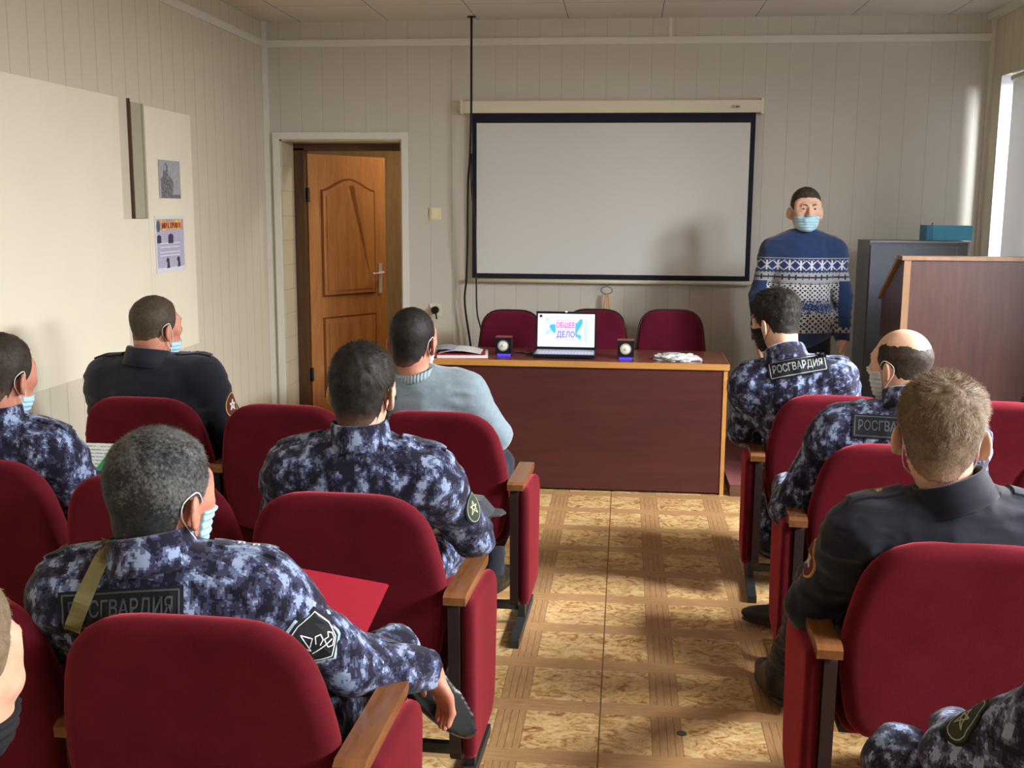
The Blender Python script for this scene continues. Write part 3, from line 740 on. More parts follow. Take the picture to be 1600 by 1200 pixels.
def sdf_mesh(prims, h, post=None):
    lo = np.min([A3(p['c']) - p['r'] for p in prims if p['op'] == 'u'], axis=0) - 3 * h - .03
    hi = np.max([A3(p['c']) + p['r'] for p in prims if p['op'] == 'u'], axis=0) + 3 * h + .03
    B = 8; nb = np.ceil((hi - lo) / (h * B)).astype(int); bs = h * B
    I = np.stack(np.meshgrid(*[np.arange(n) for n in nb], indexing='ij'), -1).reshape(-1, 3)
    C = (lo + (I + .5) * bs).astype(np.float32)
    def ev(P, cull=None):
        d = np.full(len(P), 1.0, np.float32)
        for p in prims:
            m_ = np.linalg.norm(P - A3(p['c']), axis=1) < p['r'] + .16
            if not m_.any(): continue
            v = p['f'](P[m_]).astype(np.float32)
            if p['op'] == 'u': d[m_] = smin(d[m_], v, p['k'])
            elif p['op'] == 's': d[m_] = smax(d[m_], -v, p['k'])
            else: d[m_] = smax(d[m_], v, p['k'])
        if post is not None: d = post(P, d)
        return d
    dc = ev(C)
    full = np.where(dc < 0, -1.0, 1.0).astype(np.float32).reshape(nb)
    act = np.abs(dc) < bs * 1.35 + .012
    arr = np.repeat(np.repeat(np.repeat(full, B, 0), B, 1), B, 2)
    off = np.stack(np.meshgrid(*[np.arange(B)] * 3, indexing='ij'), -1).reshape(-1, 3)
    Ia = I[act]
    for s in range(0, len(Ia), 600):
        sub = Ia[s:s + 600]; G = (sub[:, None, :] * B + off[None]).reshape(-1, 3)
        d = ev((lo + (G + .5) * h).astype(np.float32)); arr[G[:, 0], G[:, 1], G[:, 2]] = d
    g = openvdb.FloatGrid(4.0); g.copyFromArray(arr)
    pts, tris, quads = g.convertToPolygons(0.0, 0.0)
    pts = pts * h + lo + .5 * h
    me = bpy.data.meshes.new('surface')
    nq, nt = len(quads), len(tris)
    me.vertices.add(len(pts)); me.vertices.foreach_set('co', pts.astype(np.float32).ravel())
    me.loops.add(nq * 4 + nt * 3); me.polygons.add(nq + nt)
    me.loops.foreach_set('vertex_index', np.concatenate([quads.ravel(), tris.ravel()]).astype(np.int32))
    me.polygons.foreach_set('loop_start', np.concatenate([np.arange(nq) * 4, nq * 4 + np.arange(nt) * 3]).astype(np.int32))
    me.polygons.foreach_set('use_smooth', np.ones(nq + nt, bool))
    me.update(calc_edges=True); 
    return me
def check_out(me):
    v = np.empty(len(me.vertices) * 3, np.float32); me.vertices.foreach_get('co', v); v = v.reshape(-1, 3)
    tot = 0
    for p in list(me.polygons)[::max(1, len(me.polygons) // 3000)]:
        tot += p.normal.dot(p.center) * p.area
    return tot

# ------------------------------------------------------------------ head
def head_sdf(Q, ears=True, face=True, w=1.0):
    d = ell(Q, (0, -.014, .030), (.0745 * w, .094, .086))
    d = smin(d, ell(Q, (0, .018, -.030), (.063 * w, .072, .078)), .03)
    d = smin(d, ell(Q, (0, .044, -.070), (.046 * w, .045, .042)), .025)
    d = smin(d, ell(Q, (0, -.035, -.045), (.058 * w, .055, .06)), .03)
    if face:
        d = smin(d, caps(Q, (0, .072, -.096), (0, .076, -.092), .016, .016), .02)
        d = smin(d, caps(Q, (-.032, .080, .030), (.032, .080, .030), .010, .010), .016)
        for s in (-1, 1):
            d = smax(d, -caps(Q, (s * .028, .103, .010), (s * .034, .101, .010), .0135, .0125), .012)
            d = smin(d, caps(Q, (s * .022, .0825, .0185), (s * .041, .0795, .0180), .0042, .0042), .004)
            d = smin(d, caps(Q, (s * .024, .0820, .001), (s * .039, .0795, .001), .0036, .0036), .004)
            d = smin(d, caps(Q, (s * .048, .056, -.014), (s * .052, .050, -.010), .019, .019), .022)
            d = smin(d, caps(Q, (s * .050, .050, .022), (s * .052, .048, .034), .018, .018), .02)
            d = smin(d, caps(Q, (s * .010, .098, -.021), (s * .011, .096, -.021), .0075, .0075), .006)
        d = smin(d, caps(Q, (0, .090, .024), (0, .110, -.017), .0075, .0105), .010)
        d = smin(d, caps(Q, (-.017, .090, -.050), (.017, .090, -.050), .0075, .0075), .008)
        d = smin(d, caps(Q, (-.013, .090, -.060), (.013, .090, -.060), .0075, .0075), .006)
    if ears:
        for s in (-1, 1):
            a = s * .55; R = np.array([[math.cos(a), -math.sin(a), 0], [math.sin(a), math.cos(a), 0], [0, 0, 1]], np.float32)
            d = smin(d, ell(Q, (s * .0870 * w, -.012, -.018), (.0075, .0215, .033), R), .008)
            d = smax(d, -ell(Q, (s * .0970 * w, -.002, -.012), (.0075, .0105, .019), R), .005)
            d = smin(d, ell(Q, (s * .077 * w, -.004, -.044), (.006, .008, .010), R), .006)
    return d
def hairline(Q, style):
    y, z, x = Q[:, 1] - style.get('fwd', 0) * (Q[:, 1] > -.02), Q[:, 2], np.abs(Q[:, 0])
    # minimum z of hair as a function of y (nape ... behind ear ... sideburn ... temple ... forehead)
    ys = [-.12, -.085, -.060, -.040, -.020, .0, .012, .036, .047, .060, .074, .088, .12]
    zs = [-.092, -.090, -.082, -.060, -.006, .004, -.016, -.012, .024, .056, .076, .088, .098]
    zh = np.interp(y, ys, zs)
    zh = zh - style.get('low', 0) * (y < -.03)
    zh = zh + .45 * np.maximum(0, x - .022) * (Q[:, 1] < -.045) + .030 * np.exp(-((x - .048) / .018) ** 2) * (y > .04) + .006 * (vnoise(Q, 70, 6) - .5)
    d = (zh - z) * .75
    if style.get('bald'):
        b = ell(Q, (0.0, -.002, .118), (.080, .130, .098)) + .016 * (vnoise(Q, 45, 9) - .5) + .010 * (vnoise(Q, 110, 4) - .5); d = np.maximum(d, -b)
    return d

def skin_mat(name, c, c2, blush=(206, 120, 100)):
    m = Mat(name, .48, .35); f = m.noise(26, 4); m.color(m.ramp(f, [(.3, lin(*c2)), (.7, lin(*c))]))
    m.b.inputs['Subsurface Weight'].default_value = .12; m.b.inputs['Subsurface Radius'].default_value = (1, .35, .2); m.b.inputs['Subsurface Scale'].default_value = .008
    m.bump(m.noise(300, 3), .1, .001); return m.m
SK = skin_mat('skin', (206, 158, 134), (188, 134, 110))
SKP = skin_mat('skin_pale', (224, 184, 156), (206, 160, 132))
SKR = skin_mat('skin_ruddy', (204, 146, 120), (186, 120, 98))
def hair_mat(name, c0, c1, fade=None, skin=(190, 140, 112), grey=0):
    m = Mat(name, .6, .25); f = m.noise(110, 3, .6); f2 = m.noise(11, 3)
    col = m.ramp(f * .6 + f2 * .4, [(.34, lin(*c0)), (.66, lin(*c1))])
    if grey:
        g = m.noise(160, 2, .6); gz = m.noise(16, 3); sp = (((g * .5 + gz * .5 + m.z * .6 + m.y * .8) - (.50 - grey)) * 6.0).max(0.0).min(1.0); col = m.mix(sp * .40, col, lin(150, 150, 146))
    if fade is not None:      # clippered sides: scalp shows through lower down
        t = ((m.z * -1.0 + fade[0] - .045) / fade[1] + (m.noise(60, 3) - .5) * .6).max(0.0).min(1.0) * fade[2]
        col = m.mix(t, col, lin(*skin))
    m.color(col); m.bump(f, .25, .002); return m.m

def camo(name, cols=((26, 25, 40), (54, 54, 78), (90, 101, 130), (140, 156, 184)), px=.0046, sc=1.0):
    m = Mat(name, .85, .12)
    v = m.snap(px); j = m.mapping((1.0, 1.0, .72), vec=v)
    a = m.noise(29 * sc, 2.0, .6, j); b = m.noise(64 * sc, 2, .7, m.mapping((1, 1.2, .8), (0, 0, .5), v)); e = m.noise(160, 0, 0, v)
    f = a * .66 + b * .27 + e * .05 + .01
    m.color(m.ramp(f, [(0, lin(*cols[0])), (.465, lin(*cols[1])), (.52, lin(*cols[2])), (.565, lin(*cols[3]))], True))
    m.b.inputs['Sheen Weight'].default_value = .15
    m.bump(m.noise(500, 2), .15, .001); return m.m
CAMO = camo('camouflage_cloth')
def cloth(name, c, rough=.85, bumpy=500, n=.06, sheen=.2):
    m = Mat(name, rough, .12); cc = lin(*c); f = m.noise(30, 3)
    m.color(m.ramp(f, [(.3, tuple(v * (1 - n) for v in cc[:3]) + (1,)), (.7, tuple(min(1, v * (1 + n)) for v in cc[:3]) + (1,))]))
    m.b.inputs['Sheen Weight'].default_value = sheen; m.bump(m.noise(bumpy, 2), .15, .001); return m.m
BLACKU = cloth('black_uniform_cloth', (26, 28, 38), .7)
JEANS = cloth('dark_trousers', (34, 36, 46))
LEATHER = plain('black_leather', (24, 25, 24), .32, .5, noise=.1, nscale=30)
def knit(name, c):
    m = Mat(name, .9, .1); cc = lin(*c); w = (m.z * 900).sin() * .5 + .5; f = m.noise(60, 4, .6)
    m.color(m.ramp(f, [(.3, tuple(v * .88 for v in cc[:3]) + (1,)), (.7, tuple(min(1, v * 1.06) for v in cc[:3]) + (1,))]))
    m.b.inputs['Sheen Weight'].default_value = .3; m.bump(m.noise(320, 3), .35, .002); return m.m
KNITG = knit('pale_knit', (122, 138, 145))
def rib(name, c):
    m = Mat(name, .9, .1); w = (m.noise(10, 1, 0) * 0.0 + (m.x * 520).sin() * .5 + .5); cc = lin(*c)
    m.color(m.mix(w, tuple(v * .7 for v in cc[:3]) + (1,), cc)); m.bump(w, .6, .003); return m.m
MASKB = plain('mask_blue', (166, 206, 220), .7, noise=.06, nscale=12)
MASKW = plain('mask_pale', (206, 214, 216), .7)
MASKK = plain('mask_black', (28, 28, 30), .8)
LOOPW = plain('loop_white', (232, 232, 228), .6)
EYEW = plain('eye_white', (220, 216, 208), .2, .5); EYED = plain('eye_iris', (46, 34, 26), .15, .5)

def fair_isle():
    """blue jumper with bands of white knitted patterns, laid out by height"""
    m = Mat('patterned_knit', .9, .1)
    v = m.snap((.005, .005, .005)); sp = m.nt.nodes.new('ShaderNodeSeparateXYZ'); m.link(v, sp.inputs[0])
    x, z = X(m.nt, sp.outputs[0]), X(m.nt, sp.outputs[2]); x = x + .0025
    def tri(u, p): return ((u / p).frac() - .5).abs() * 2.0          # 0..1 triangle
    blue, grey, white, dark = lin(36, 54, 90), lin(140, 142, 146), lin(206, 206, 202), lin(36, 42, 66)
    c = None
    # helper: band between heights, pattern mask -> white
    def lay(prev, z0, z1, mask, a, b):
        inner = m.mix(mask, a, b); return m.mix(z.band(z0, z1), prev, inner)
    base = m.mix(0.0, blue, blue) if False else blue
    zz = z - Z_SW   # zero at the top row of the pattern
    z = zz
    t1 = tri(x, .026)
    c = lay(blue, -.020, -.004, ((t1 * .012 + z + .016).abs() < .004).max((z + .006).abs() < .003), blue, grey)
    tx = tri(x, .060); zc = (z + .047).abs() / .027
    crossm = ((tx - zc).abs() < .17).max((tx - .0).abs() < .09).max((tx > .93) * (zc < .35))
    c = lay(c, -.075, -.020, crossm, lin(38, 52, 96), lin(196, 200, 206))
    c = lay(c, -.088, -.075, (tri(x, .020) * .013 + z + .088) > .0065, grey, blue)
    c = lay(c, -.140, -.088, (((z + .114).abs() < .004).max((tri(x, .036) < .2) * ((z + .114).abs() < .014))), lin(150, 152, 154), dark)
    c = lay(c, -.153, -.140, (tri(x, .022) * .010 + z + .150).abs() < .004, grey, dark)
    d1 = ((tri(x, .055) - tri(z, .050)).abs() < .22).max(((tri(x, .055) + tri(z, .050) - 1.0).abs() < .20)).inv()
    c = lay(c, -.245, -.153, d1, lin(186, 188, 188), dark)
    sparse = m.noise(300, 0, 0, v) > .52
    c = lay(c, -.262, -.245, sparse, blue, lin(170, 176, 190))
    c = lay(c, -.300, -.262, m.noise(260, 0, 0, v) > .62, blue, lin(120, 136, 170))
    c = lay(c, -.318, -.300, sparse, blue, lin(170, 176, 190))
    d2 = ((tri(x, .066) - tri(z, .060)).abs() < .20).max(((tri(x, .066) + tri(z, .060) - 1.0).abs() < .16)).inv()
    c = lay(c, -.430, -.318, d2, lin(172, 170, 168), dark)
    m.color(c); m.b.inputs['Sheen Weight'].default_value = .3; m.bump(m.noise(320, 3), .3, .002)
    return m.m
def fair_isle_sleeve():
    m = Mat('patterned_knit_sleeve', .9, .1); return m

def back_y_np(z, x): return .02 + REC * (.875 - z) - .9 * np.maximum(0, .62 - z) * .18 - .35 * x * x * .6
# ------------------------------------------------------------------ person builder
def unit(v): v = Vector(v); return v.normalized()
def frameR(xa, za):
    z = unit(za); x = unit(Vector(xa) - z * Vector(xa).dot(z)); y = z.cross(x)
    return np.array([[x.x, y.x, z.x], [x.y, y.y, z.y], [x.z, y.z, z.z]], np.float32)
def decal(name, parent, bvh, c, n, up, layers, mats):
    """layers: (kind, data, material index, lift); projected along -n on the garment"""
    n = unit(n); r = unit(Vector(up).cross(n)); u = n.cross(r)
    bm = BM()
    def put(x, y, lift):
        p = c + r * x + u * y; h = bvh.ray_cast(p + n * .09, -n, .22)
        q = h[0] if h[0] is not None else p
        return bm.verts.new(q + n * lift)
    for kind, dat, mi, lift in layers:
        if kind == 'rect':
            x0, x1, y0, y1 = dat; nx = max(1, int((x1 - x0) / .009)); ny = max(1, int((y1 - y0) / .009))
            for lf in (lift,):
                G = [[put(x0 + (x1 - x0) * i / nx, y0 + (y1 - y0) * j / ny, lf) for j in range(ny + 1)] for i in range(nx + 1)]
                for i in range(nx):
                    for j in range(ny): bm.faces.new((G[i][j], G[i + 1][j], G[i + 1][j + 1], G[i][j + 1])).material_index = mi
                ring = [G[i][0] for i in range(nx + 1)] + [G[nx][j] for j in range(1, ny + 1)] + [G[i][ny] for i in range(nx - 1, -1, -1)] + [G[0][j] for j in range(ny - 1, 0, -1)]
                low = [bm.verts.new(v.co - n * (lift + .004)) for v in ring]
                for a in range(len(ring)):
                    b = (a + 1) % len(ring); bm.faces.new((ring[a], low[a], low[b], ring[b])).material_index = mi
        elif kind == 'poly':   # convex-ish polygon as a fan of rings
            cx = sum(p[0] for p in dat) / len(dat); cy = sum(p[1] for p in dat) / len(dat)
            prev = None; ctr = put(cx, cy, lift)
            for s in (.25, .5, .75, 1):
                ring = [put(cx + (p[0] - cx) * s, cy + (p[1] - cy) * s, lift) for p in dat]
                for k in range(len(ring)):
                    k2 = (k + 1) % len(ring)
                    if prev is None: bm.faces.new((ctr, ring[k], ring[k2])).material_index = mi
                    else: bm.faces.new((prev[k], ring[k], ring[k2], prev[k2])).material_index = mi
                prev = ring
            low = [bm.verts.new(v.co - n * (lift + .004)) for v in prev]
            for a in range(len(prev)):
                b = (a + 1) % len(prev); bm.faces.new((prev[a], low[a], low[b], prev[b])).material_index = mi
        elif kind == 'line':   # polyline with width
            pts, w, closed = dat; dense = []
            P = pts + ([pts[0]] if closed else [])
            for a, b in zip(P, P[1:]):
                L = math.hypot(b[0] - a[0], b[1] - a[1]); m_ = max(1, int(L / .008))
                for j in range(m_):
                    dense.append((a[0] + (b[0] - a[0]) * j / m_, a[1] + (b[1] - a[1]) * j / m_, (b[0] - a[0]) / L, (b[1] - a[1]) / L))
                dense.append((b[0], b[1], (b[0] - a[0]) / L, (b[1] - a[1]) / L))
            L_ = [put(x - dy * w / 2, y + dx * w / 2, lift) for x, y, dx, dy in dense]; R_ = [put(x + dy * w / 2, y - dx * w / 2, lift) for x, y, dx, dy in dense]
            for i in range(len(dense) - 1):
                try: bm.faces.new((R_[i], R_[i + 1], L_[i + 1], L_[i])).material_index = mi
                except ValueError: pass
        elif kind == 'text':
            body, w, h = dat[:3]; me = text_mesh(body, 1.0); tb = BM(); tb.from_mesh(me)
            bmesh.ops.triangulate(tb, faces=tb.faces)
            for _ in range(2):
                bmesh.ops.subdivide_edges(tb, edges=[e for e in tb.edges if e.calc_length() > .16], cuts=1)
                bmesh.ops.triangulate(tb, faces=tb.faces)
            xs = [v.co.x for v in tb.verts]; ys_ = [v.co.y for v in tb.verts]; x0, x1, y0, y1 = min(xs), max(xs), min(ys_), max(ys_)
            tb.verts.index_update()
            V = [put(((v.co.x - x0) / (x1 - x0) - .5) * w + (dat[3] if len(dat) > 3 else 0), ((v.co.y - y0) / (y1 - y0) - .5) * h, lift) for v in tb.verts]
            for f in tb.faces:
                try: bm.faces.new([V[v.index] for v in f.verts]).material_index = mi
                except ValueError: pass
            tb.free()
    me = bpy.data.meshes.new(name); bm.to_mesh(me); bm.free()
    o = link_obj(name, me, mats, parent); return o

def cam_hit(bvh, base, px, py):
    d = (rgt * ((px - 800) / 1700) + upv * (-(py - 600) / 1700) + fwd).normalized()
    h = bvh.ray_cast(CAM - base, d, 20)
    return h, d

rs = np.random.RandomState(7)
def blades(hair_me, N, L, Wd, lift, jit, style):
    """thin tapering strands rooted on the hair surface (head frame), returned as vertex/face arrays"""
    me = hair_me; me.calc_loop_triangles(); nt = len(me.loop_triangles)
    tv = np.empty(nt * 3, np.int32); me.loop_triangles.foreach_get('vertices', tv); tv = tv.reshape(-1, 3)
    co = np.empty(len(me.vertices) * 3, np.float32); me.vertices.foreach_get('co', co); co = co.reshape(-1, 3)
    nn = np.empty(len(me.vertices) * 3, np.float32); me.vertices.foreach_get('normal', nn); nn = nn.reshape(-1, 3)
    a, b, c = co[tv[:, 0]], co[tv[:, 1]], co[tv[:, 2]]
    ar = np.linalg.norm(np.cross(b - a, c - a), axis=1); 
    # only the outer surface (normal pointing away from the skull centre)
    cen = (a + b + c) / 3; n_ = nn[tv[:, 0]]; out = np.einsum('ij,ij->i', cen - np.array([0, -.015, .0]), n_) > 0; ar = ar * out
    idx = rs.choice(nt, N, p=ar / ar.sum()); u = rs.rand(N, 2); fl = u.sum(1) > 1; u[fl] = 1 - u[fl]
    P = a[idx] + (b - a)[idx] * u[:, :1] + (c - a)[idx] * u[:, 1:]; Nn = n_[idx]
    crown = np.array(style.get('crown', (0.0, -.055, .10)))
    fl_ = P - crown; fl_ = fl_ - Nn * np.einsum('ij,ij->i', fl_, Nn)[:, None]; fl_ /= np.linalg.norm(fl_, axis=1)[:, None] + 1e-6
    D = Nn * lift + fl_ * (1 - lift * .4) + rs.randn(N, 3) * jit + np.array(style.get('comb', (0, 0, 0)))
    D /= np.linalg.norm(D, axis=1)[:, None]
    Lh = L * (.55 + .6 * rs.rand(N)) * np.clip((P[:, 2] + .05) / .09, style.get('short', .35), 1)
    side = np.cross(D, Nn); side /= np.linalg.norm(side, axis=1)[:, None] + 1e-6
    root = P - Nn * .001; mid = root + D * Lh[:, None] * .5; tip = mid + (D * .85 - Nn * .12 + rs.randn(N, 3) * jit * .5) * Lh[:, None] * .5
    w = Wd / 2
    V = np.stack([root - side * w, root + side * w, mid + side * w * .8, mid - side * w * .8, tip], 1).reshape(-1, 3)
    k = np.arange(N) * 5
    return V, np.stack([k, k + 1, k + 2, k + 3], 1), np.stack([k + 3, k + 2, k + 4], 1)

DEF = dict(pelvis=(0, .0, .53), chest=(0, -.09, .78), neck=(0, -.12, .965), head=(0, -.11, 1.105),
           shL=(-.185, -.12, .895), shR=(.185, -.12, .895), elL=(-.27, .0, .65), elR=(.27, .0, .65), wrL=(-.17, .22, .60), wrR=(.17, .22, .60),
           hipL=(-.09, .03, .50), hipR=(.09, .03, .50), knL=(-.15, .44, .51), knR=(.15, .44, .51), anL=(-.15, .40, .10), anR=(.15, .40, .10),
           toeL=(-.2, 1, 0), toeR=(.2, 1, 0))
def person(label, base, rz=0, J=None, W=None, yaw=0, pitch=0, roll=0, bulk=1.0, skin=None, top=None, legs=None, hair=None, hmat=None,
           mask=None, chair=None, collar='uniform', vb=.0058, vc=.0075, cat='person', fine_hair=(4000, .012, .0012, .5, .25), shoe_mat=None, headscale=1.0, wr=1.0, topname='jacket', seated=True, curl=.5, hem=(.045, .085), sleeve=.012, hw=1.0):
    base = Vector(base); Rz = Matrix.Rotation(math.radians(rz), 3, 'Z')
    root = thing('person', label, cat, base)
    j = {}
    for k, v in DEF.items():
        v = Vector((J or {}).get(k, v)); j[k] = Rz @ v
    for k, v in (W or {}).items():
        j[k] = Vector(v) - base if not k.startswith('toe') else Vector(v)
    # ---- head matrix (head frame: +y face, +z up)
    Rh = Matrix.Rotation(math.radians(yaw + rz), 3, 'Z') @ Matrix.Rotation(math.radians(pitch), 3, 'X') @ Matrix.Rotation(math.radians(roll), 3, 'Y')
    RhN = np.array(Rh, dtype=np.float32); hc = j['head']; hs = headscale
    toh = lambda P: ((P - A3(hc)) @ RhN) / hs
    hp = lambda v: hc + Rh @ (Vector(v) * hs)
    headp = dict(f=lambda P: head_sdf(toh(P), w=hw) * hs, c=hc, r=.14, k=.018, op='u')
    b = bulk
    if chair is not None:
        j['chest'].y += .045; j['pelvis'].y += .05
    def press(P, d):
        if chair is None: return d
        a_ = math.radians(chair[2]); X_ = P[:, 0] + base.x - chair[0]; Y_ = P[:, 1] + base.y - chair[1]; Z_ = P[:, 2]
        x_ = X_ * math.cos(a_) + Y_ * math.sin(a_); y_ = -X_ * math.sin(a_) + Y_ * math.cos(a_)
        yf = back_y_np(Z_, x_) + .047 - np.maximum(0, Z_ - .81) * 3.5 - np.maximum(0, np.abs(x_) - .22) * 3
        m_ = (Z_ > .40) & (np.abs(x_) < .30) & (y_ < .35)
        d = np.where(m_, np.maximum(d, (yf - y_) * .9), d)
        zc = .463 - np.maximum(0, y_ - .52) * 1.0
        m_ = (np.abs(x_) < .262) & (y_ < .66) & (Z_ > .28)
        return np.where(m_, np.maximum(d, zc - Z_), d)
    xs = unit(j['shR'] - j['shL']); up = unit(j['neck'] - j['chest']); mid = (j['pelvis'] + j['chest']) / 2
    R1 = frameR(xs, j['chest'] - j['pelvis']); R2 = frameR(xs, up)
    def torso(o):
        L = [ell_p(j['pelvis'] + Vector((0, 0, .01)), (.165 * b + o, .125 * b + o, .12 + o), None, .05),
             ell_p(mid, (.150 * b + o, .118 * b + o, .18), R1, .06),
             ell_p(j['chest'] + up * .02, (.168 * b + o, .118 * b + o, .165 + o), R2, .06),
             ell_p(j['chest'] + up * .10 + Vector((0, 0, -.0)), (.160 * b + o, .095 * b + o, .095 + o), R2, .05),
             cap_p(j['shL'] * .85 + j['shR'] * .15, j['shR'] * .85 + j['shL'] * .15, .060 + o, .060 + o, .05)]
        nt = j['neck'] + up * .004
        for s in ('L', 'R'): L.append(cap_p(nt, j['sh' + s] * .8 + j['neck'] * .2 + up * .01, .043 + o, .048 + o, .05))
        for s in ('L', 'R'):
            L.append(cap_p(j['sh' + s], j['sh' + s] + (j['el' + s] - j['sh' + s]) * .15, .062 * b + o, .060 * b + o, .045))
        return L
    def arm(s, o, cuff=0.0):
        sh, el, wr_ = j['sh' + s], j['el' + s], j['wr' + s]
        e = wr_ - unit(wr_ - el) * cuff
        return [cap_p(sh, el, .055 * b + o, .043 * b + o, .03), cap_p(el, e, .043 * b + o, (.029 if o == 0 else .030 * b + o), .02)]
    def leg(s, o):
        return [cap_p(j['hip' + s], j['kn' + s], .082 * b + o, .058 + o, .04), cap_p(j['kn' + s], j['an' + s], .056 + o, .040 + o * .8, .03)]
    # ---- hands
    def hand(s):
        w_ = j['wr' + s]; d = unit((W or {}).get('hd' + s, Vector(w_ - j['el' + s]))) if ('hd' + s) in (W or {}) else unit(w_ - j['el' + s])
        pn = unit(Vector((0, 0, -1)) - d * Vector((0, 0, -1)).dot(d)) if abs(d.z) < .9 else unit(Vector((-xs.x if s == 'R' else xs.x, -xs.y if s == 'R' else xs.y, 0)))
        sd = d.cross(pn); 
        if s == 'R': sd = sd            # toward thumb
        else: sd = -sd
        R = frameR(sd, d)
        out = [cap_p(w_ - d * .03, w_ + d * .02, .027, .025, .015), ell_p(w_ + d * .052, (.041, .017, .050), R, .015)]
        for i, (ln_, off_) in enumerate(((.068, .031), (.076, .011), (.071, -.010), (.056, -.029))):
            p0 = w_ + d * .082 + sd * off_; c1 = curl * (.55 + .1 * i)
            d1 = unit(d * math.cos(c1) + pn * math.sin(c1)); p1 = p0 + d1 * ln_ * .5; c2 = c1 + curl * .9
            d2 = unit(d * math.cos(c2) + pn * math.sin(c2)); p2 = p1 + d2 * ln_ * .5
            out += [cap_p(p0 - d * .01, p1, .0092, .0085, .006), cap_p(p1, p2, .0085, .0070, .003)]
        t0 = w_ + d * .028 + sd * .030 + pn * .006; t1 = t0 + unit(d * .7 + sd * .65 + pn * .25) * .036; t2 = t1 + unit(d + sd * .15 + pn * .3) * .030
        out += [cap_p(t0, t1, .013, .0105, .012), cap_p(t1, t2, .0105, .0085, .004)]
        return out
    neck_top = hp((0, -.028, -.060)); 
    neckp = [headp, cap_p(neck_top, j['neck'] - up * .02, .0495 * min(b, 1.15), .056 * min(b, 1.12), .03)]
    body_pr = torso(-.012)[:] + arm('L', -.006) + arm('R', -.006) + leg('L', -.012) + leg('R', -.012) + neckp
    for s in ('L', 'R'):
        body_pr += hand(s)
        td = unit(j['toe' + s]); zs_ = unit((W or {})['soleL']) if (s == 'L' and 'soleL' in (W or {})) else Vector((0, 0, 1)); body_pr.append(cap_p(j['an' + s] - zs_ * .045, j['an' + s] + td * .12 - zs_ * .060, .026, .020, .02))
    me = sdf_mesh(body_pr, vb, press); body = link_obj('body', me, skin or SK, root)
    # ---- garment (wrinkled)
    def wrinkle(P, d):
        m_ = np.abs(d) < .06; q = P[m_]
        n1 = np.abs(vnoise(q * np.array([1, 1, 2.3], np.float32), 11, 3) - .5) * 2; n2 = np.abs(vnoise(q * np.array([1, 1.3, 1.8], np.float32), 24, 8) - .5) * 2
        amp = .0105 * wr
        dd = d.copy(); dd[m_] = d[m_] + amp * (n1 - .5) * 1.1 + amp * .45 * (n2 - .5)
        return dd
    tp = torso(sleeve) + arm('L', sleeve, .0) + arm('R', sleeve, .0)
    # hem
    tp.append(ell_p(j['pelvis'] + Vector((0, 0, hem[0])), (.185 * b, .145 * b, hem[1]), None, .03))
    if not seated: tp.append(ell_p(j['pelvis'] + Vector((0, 0, -.06)), (.182 * b, .142 * b, .10), None, .03))
    for s in ('L', 'R'):
        d_ = unit(j['wr' + s] - j['el' + s]); tp.append(dict(f=(lambda P, w_=j['wr' + s], d_=d_: -((P - A3(w_)) @ A3(d_)) - .012 + 10 * (np.linalg.norm(P - A3(w_), axis=1) > .085)), c=j['wr' + s], r=.02, k=.004, op='x'))
    tp = [p for p in tp if p['op'] != 'x']
    cuts = [(j['wr' + s], unit(j['wr' + s] - j['el' + s])) for s in ('L', 'R')]
    def post(P, d):
        d = wrinkle(P, d)
        for w_, d_ in cuts:
            q = P - A3(w_); near = np.linalg.norm(q, axis=1) < .10
            pl = q @ A3(d_) - .004; d = np.where(near, np.maximum(d, pl), d)
        # neck opening
        q = P - A3(j['neck'] + up * .055); r_ = np.linalg.norm(q, axis=1); d = np.maximum(d, np.where(r_ < .09, (P - A3(j['neck'])) @ A3(up) - .045, -1))
        return press(P, d)
    me = sdf_mesh(tp, vc, post); jk = link_obj(topname, me, top or CAMO, root)
    lg = leg('L', .008) + leg('R', .008) + [ell_p(j['pelvis'], (.16 * b, .12 * b, .11), None, .05)]
    me = sdf_mesh(lg, vc, lambda P, d: press(P, wrinkle(P, d))); tr = link_obj('trousers', me, legs or CAMO, root)
    for s in ('L', 'R'):
        td = unit(Vector(j['toe' + s])); an = j['an' + s]; side_ = td.cross(Vector((0, 0, 1)))
        zz = unit(side_.cross(td)) if abs(td.z) < .95 else Vector((0, 1, 0)); 
        if 'soleL' in (W or {}) and s == 'L': zz = unit(W['soleL']); side_ = td.cross(zz)
        R = frameR(side_, zz)
        pr = [ell_p(an + td * .075 - zz * .058, (.047, .150, .040), R, .01), ell_p(an + td * .03 - zz * .03, (.040, .085, .055), R, .03), cap_p(an - zz * .02, an + (j['kn' + s] - an) * .16, .045, .050, .02),
              ell_p(an + td * .070 - zz * .082, (.049, .155, .014), R, .004)]
        me = sdf_mesh(pr, .006, lambda P, d: np.maximum(d, -((P - A3(an)) @ A3(zz)) - .094)); link_obj('shoe', me, shoe_mat or LEATHER, root)
    # ---- collar
    na = unit(neck_top - j['neck']); R = frameR(xs, na); Rm = Matrix([list(map(float, r)) for r in R])
    nbm = BM(); seg = 40
    if collar in ('uniform', 'stand'): prof = [(.084, -.014), (.080, .012), (.0745, .052), (.071, .058), (.0665, .050), (.070, .012), (.074, -.016)]
    else: prof = [(.078, -.010), (.077, .006), (.073, .018), (.068, .020), (.064, .012), (.066, -.006)]
    rings = []
    nb = min(b, 1.12)
    for k in range(seg):
        a = 2 * PI * k / seg; c_, s_ = math.cos(a), math.sin(a)
        low = -.022 * max(0, s_) ** 2      # dips at the throat
        rings.append([nbm.verts.new(j['neck'] + up * .018 + Rm @ Vector((c_ * r * nb, s_ * r * nb * 1.02, z + low))) for r, z in prof])
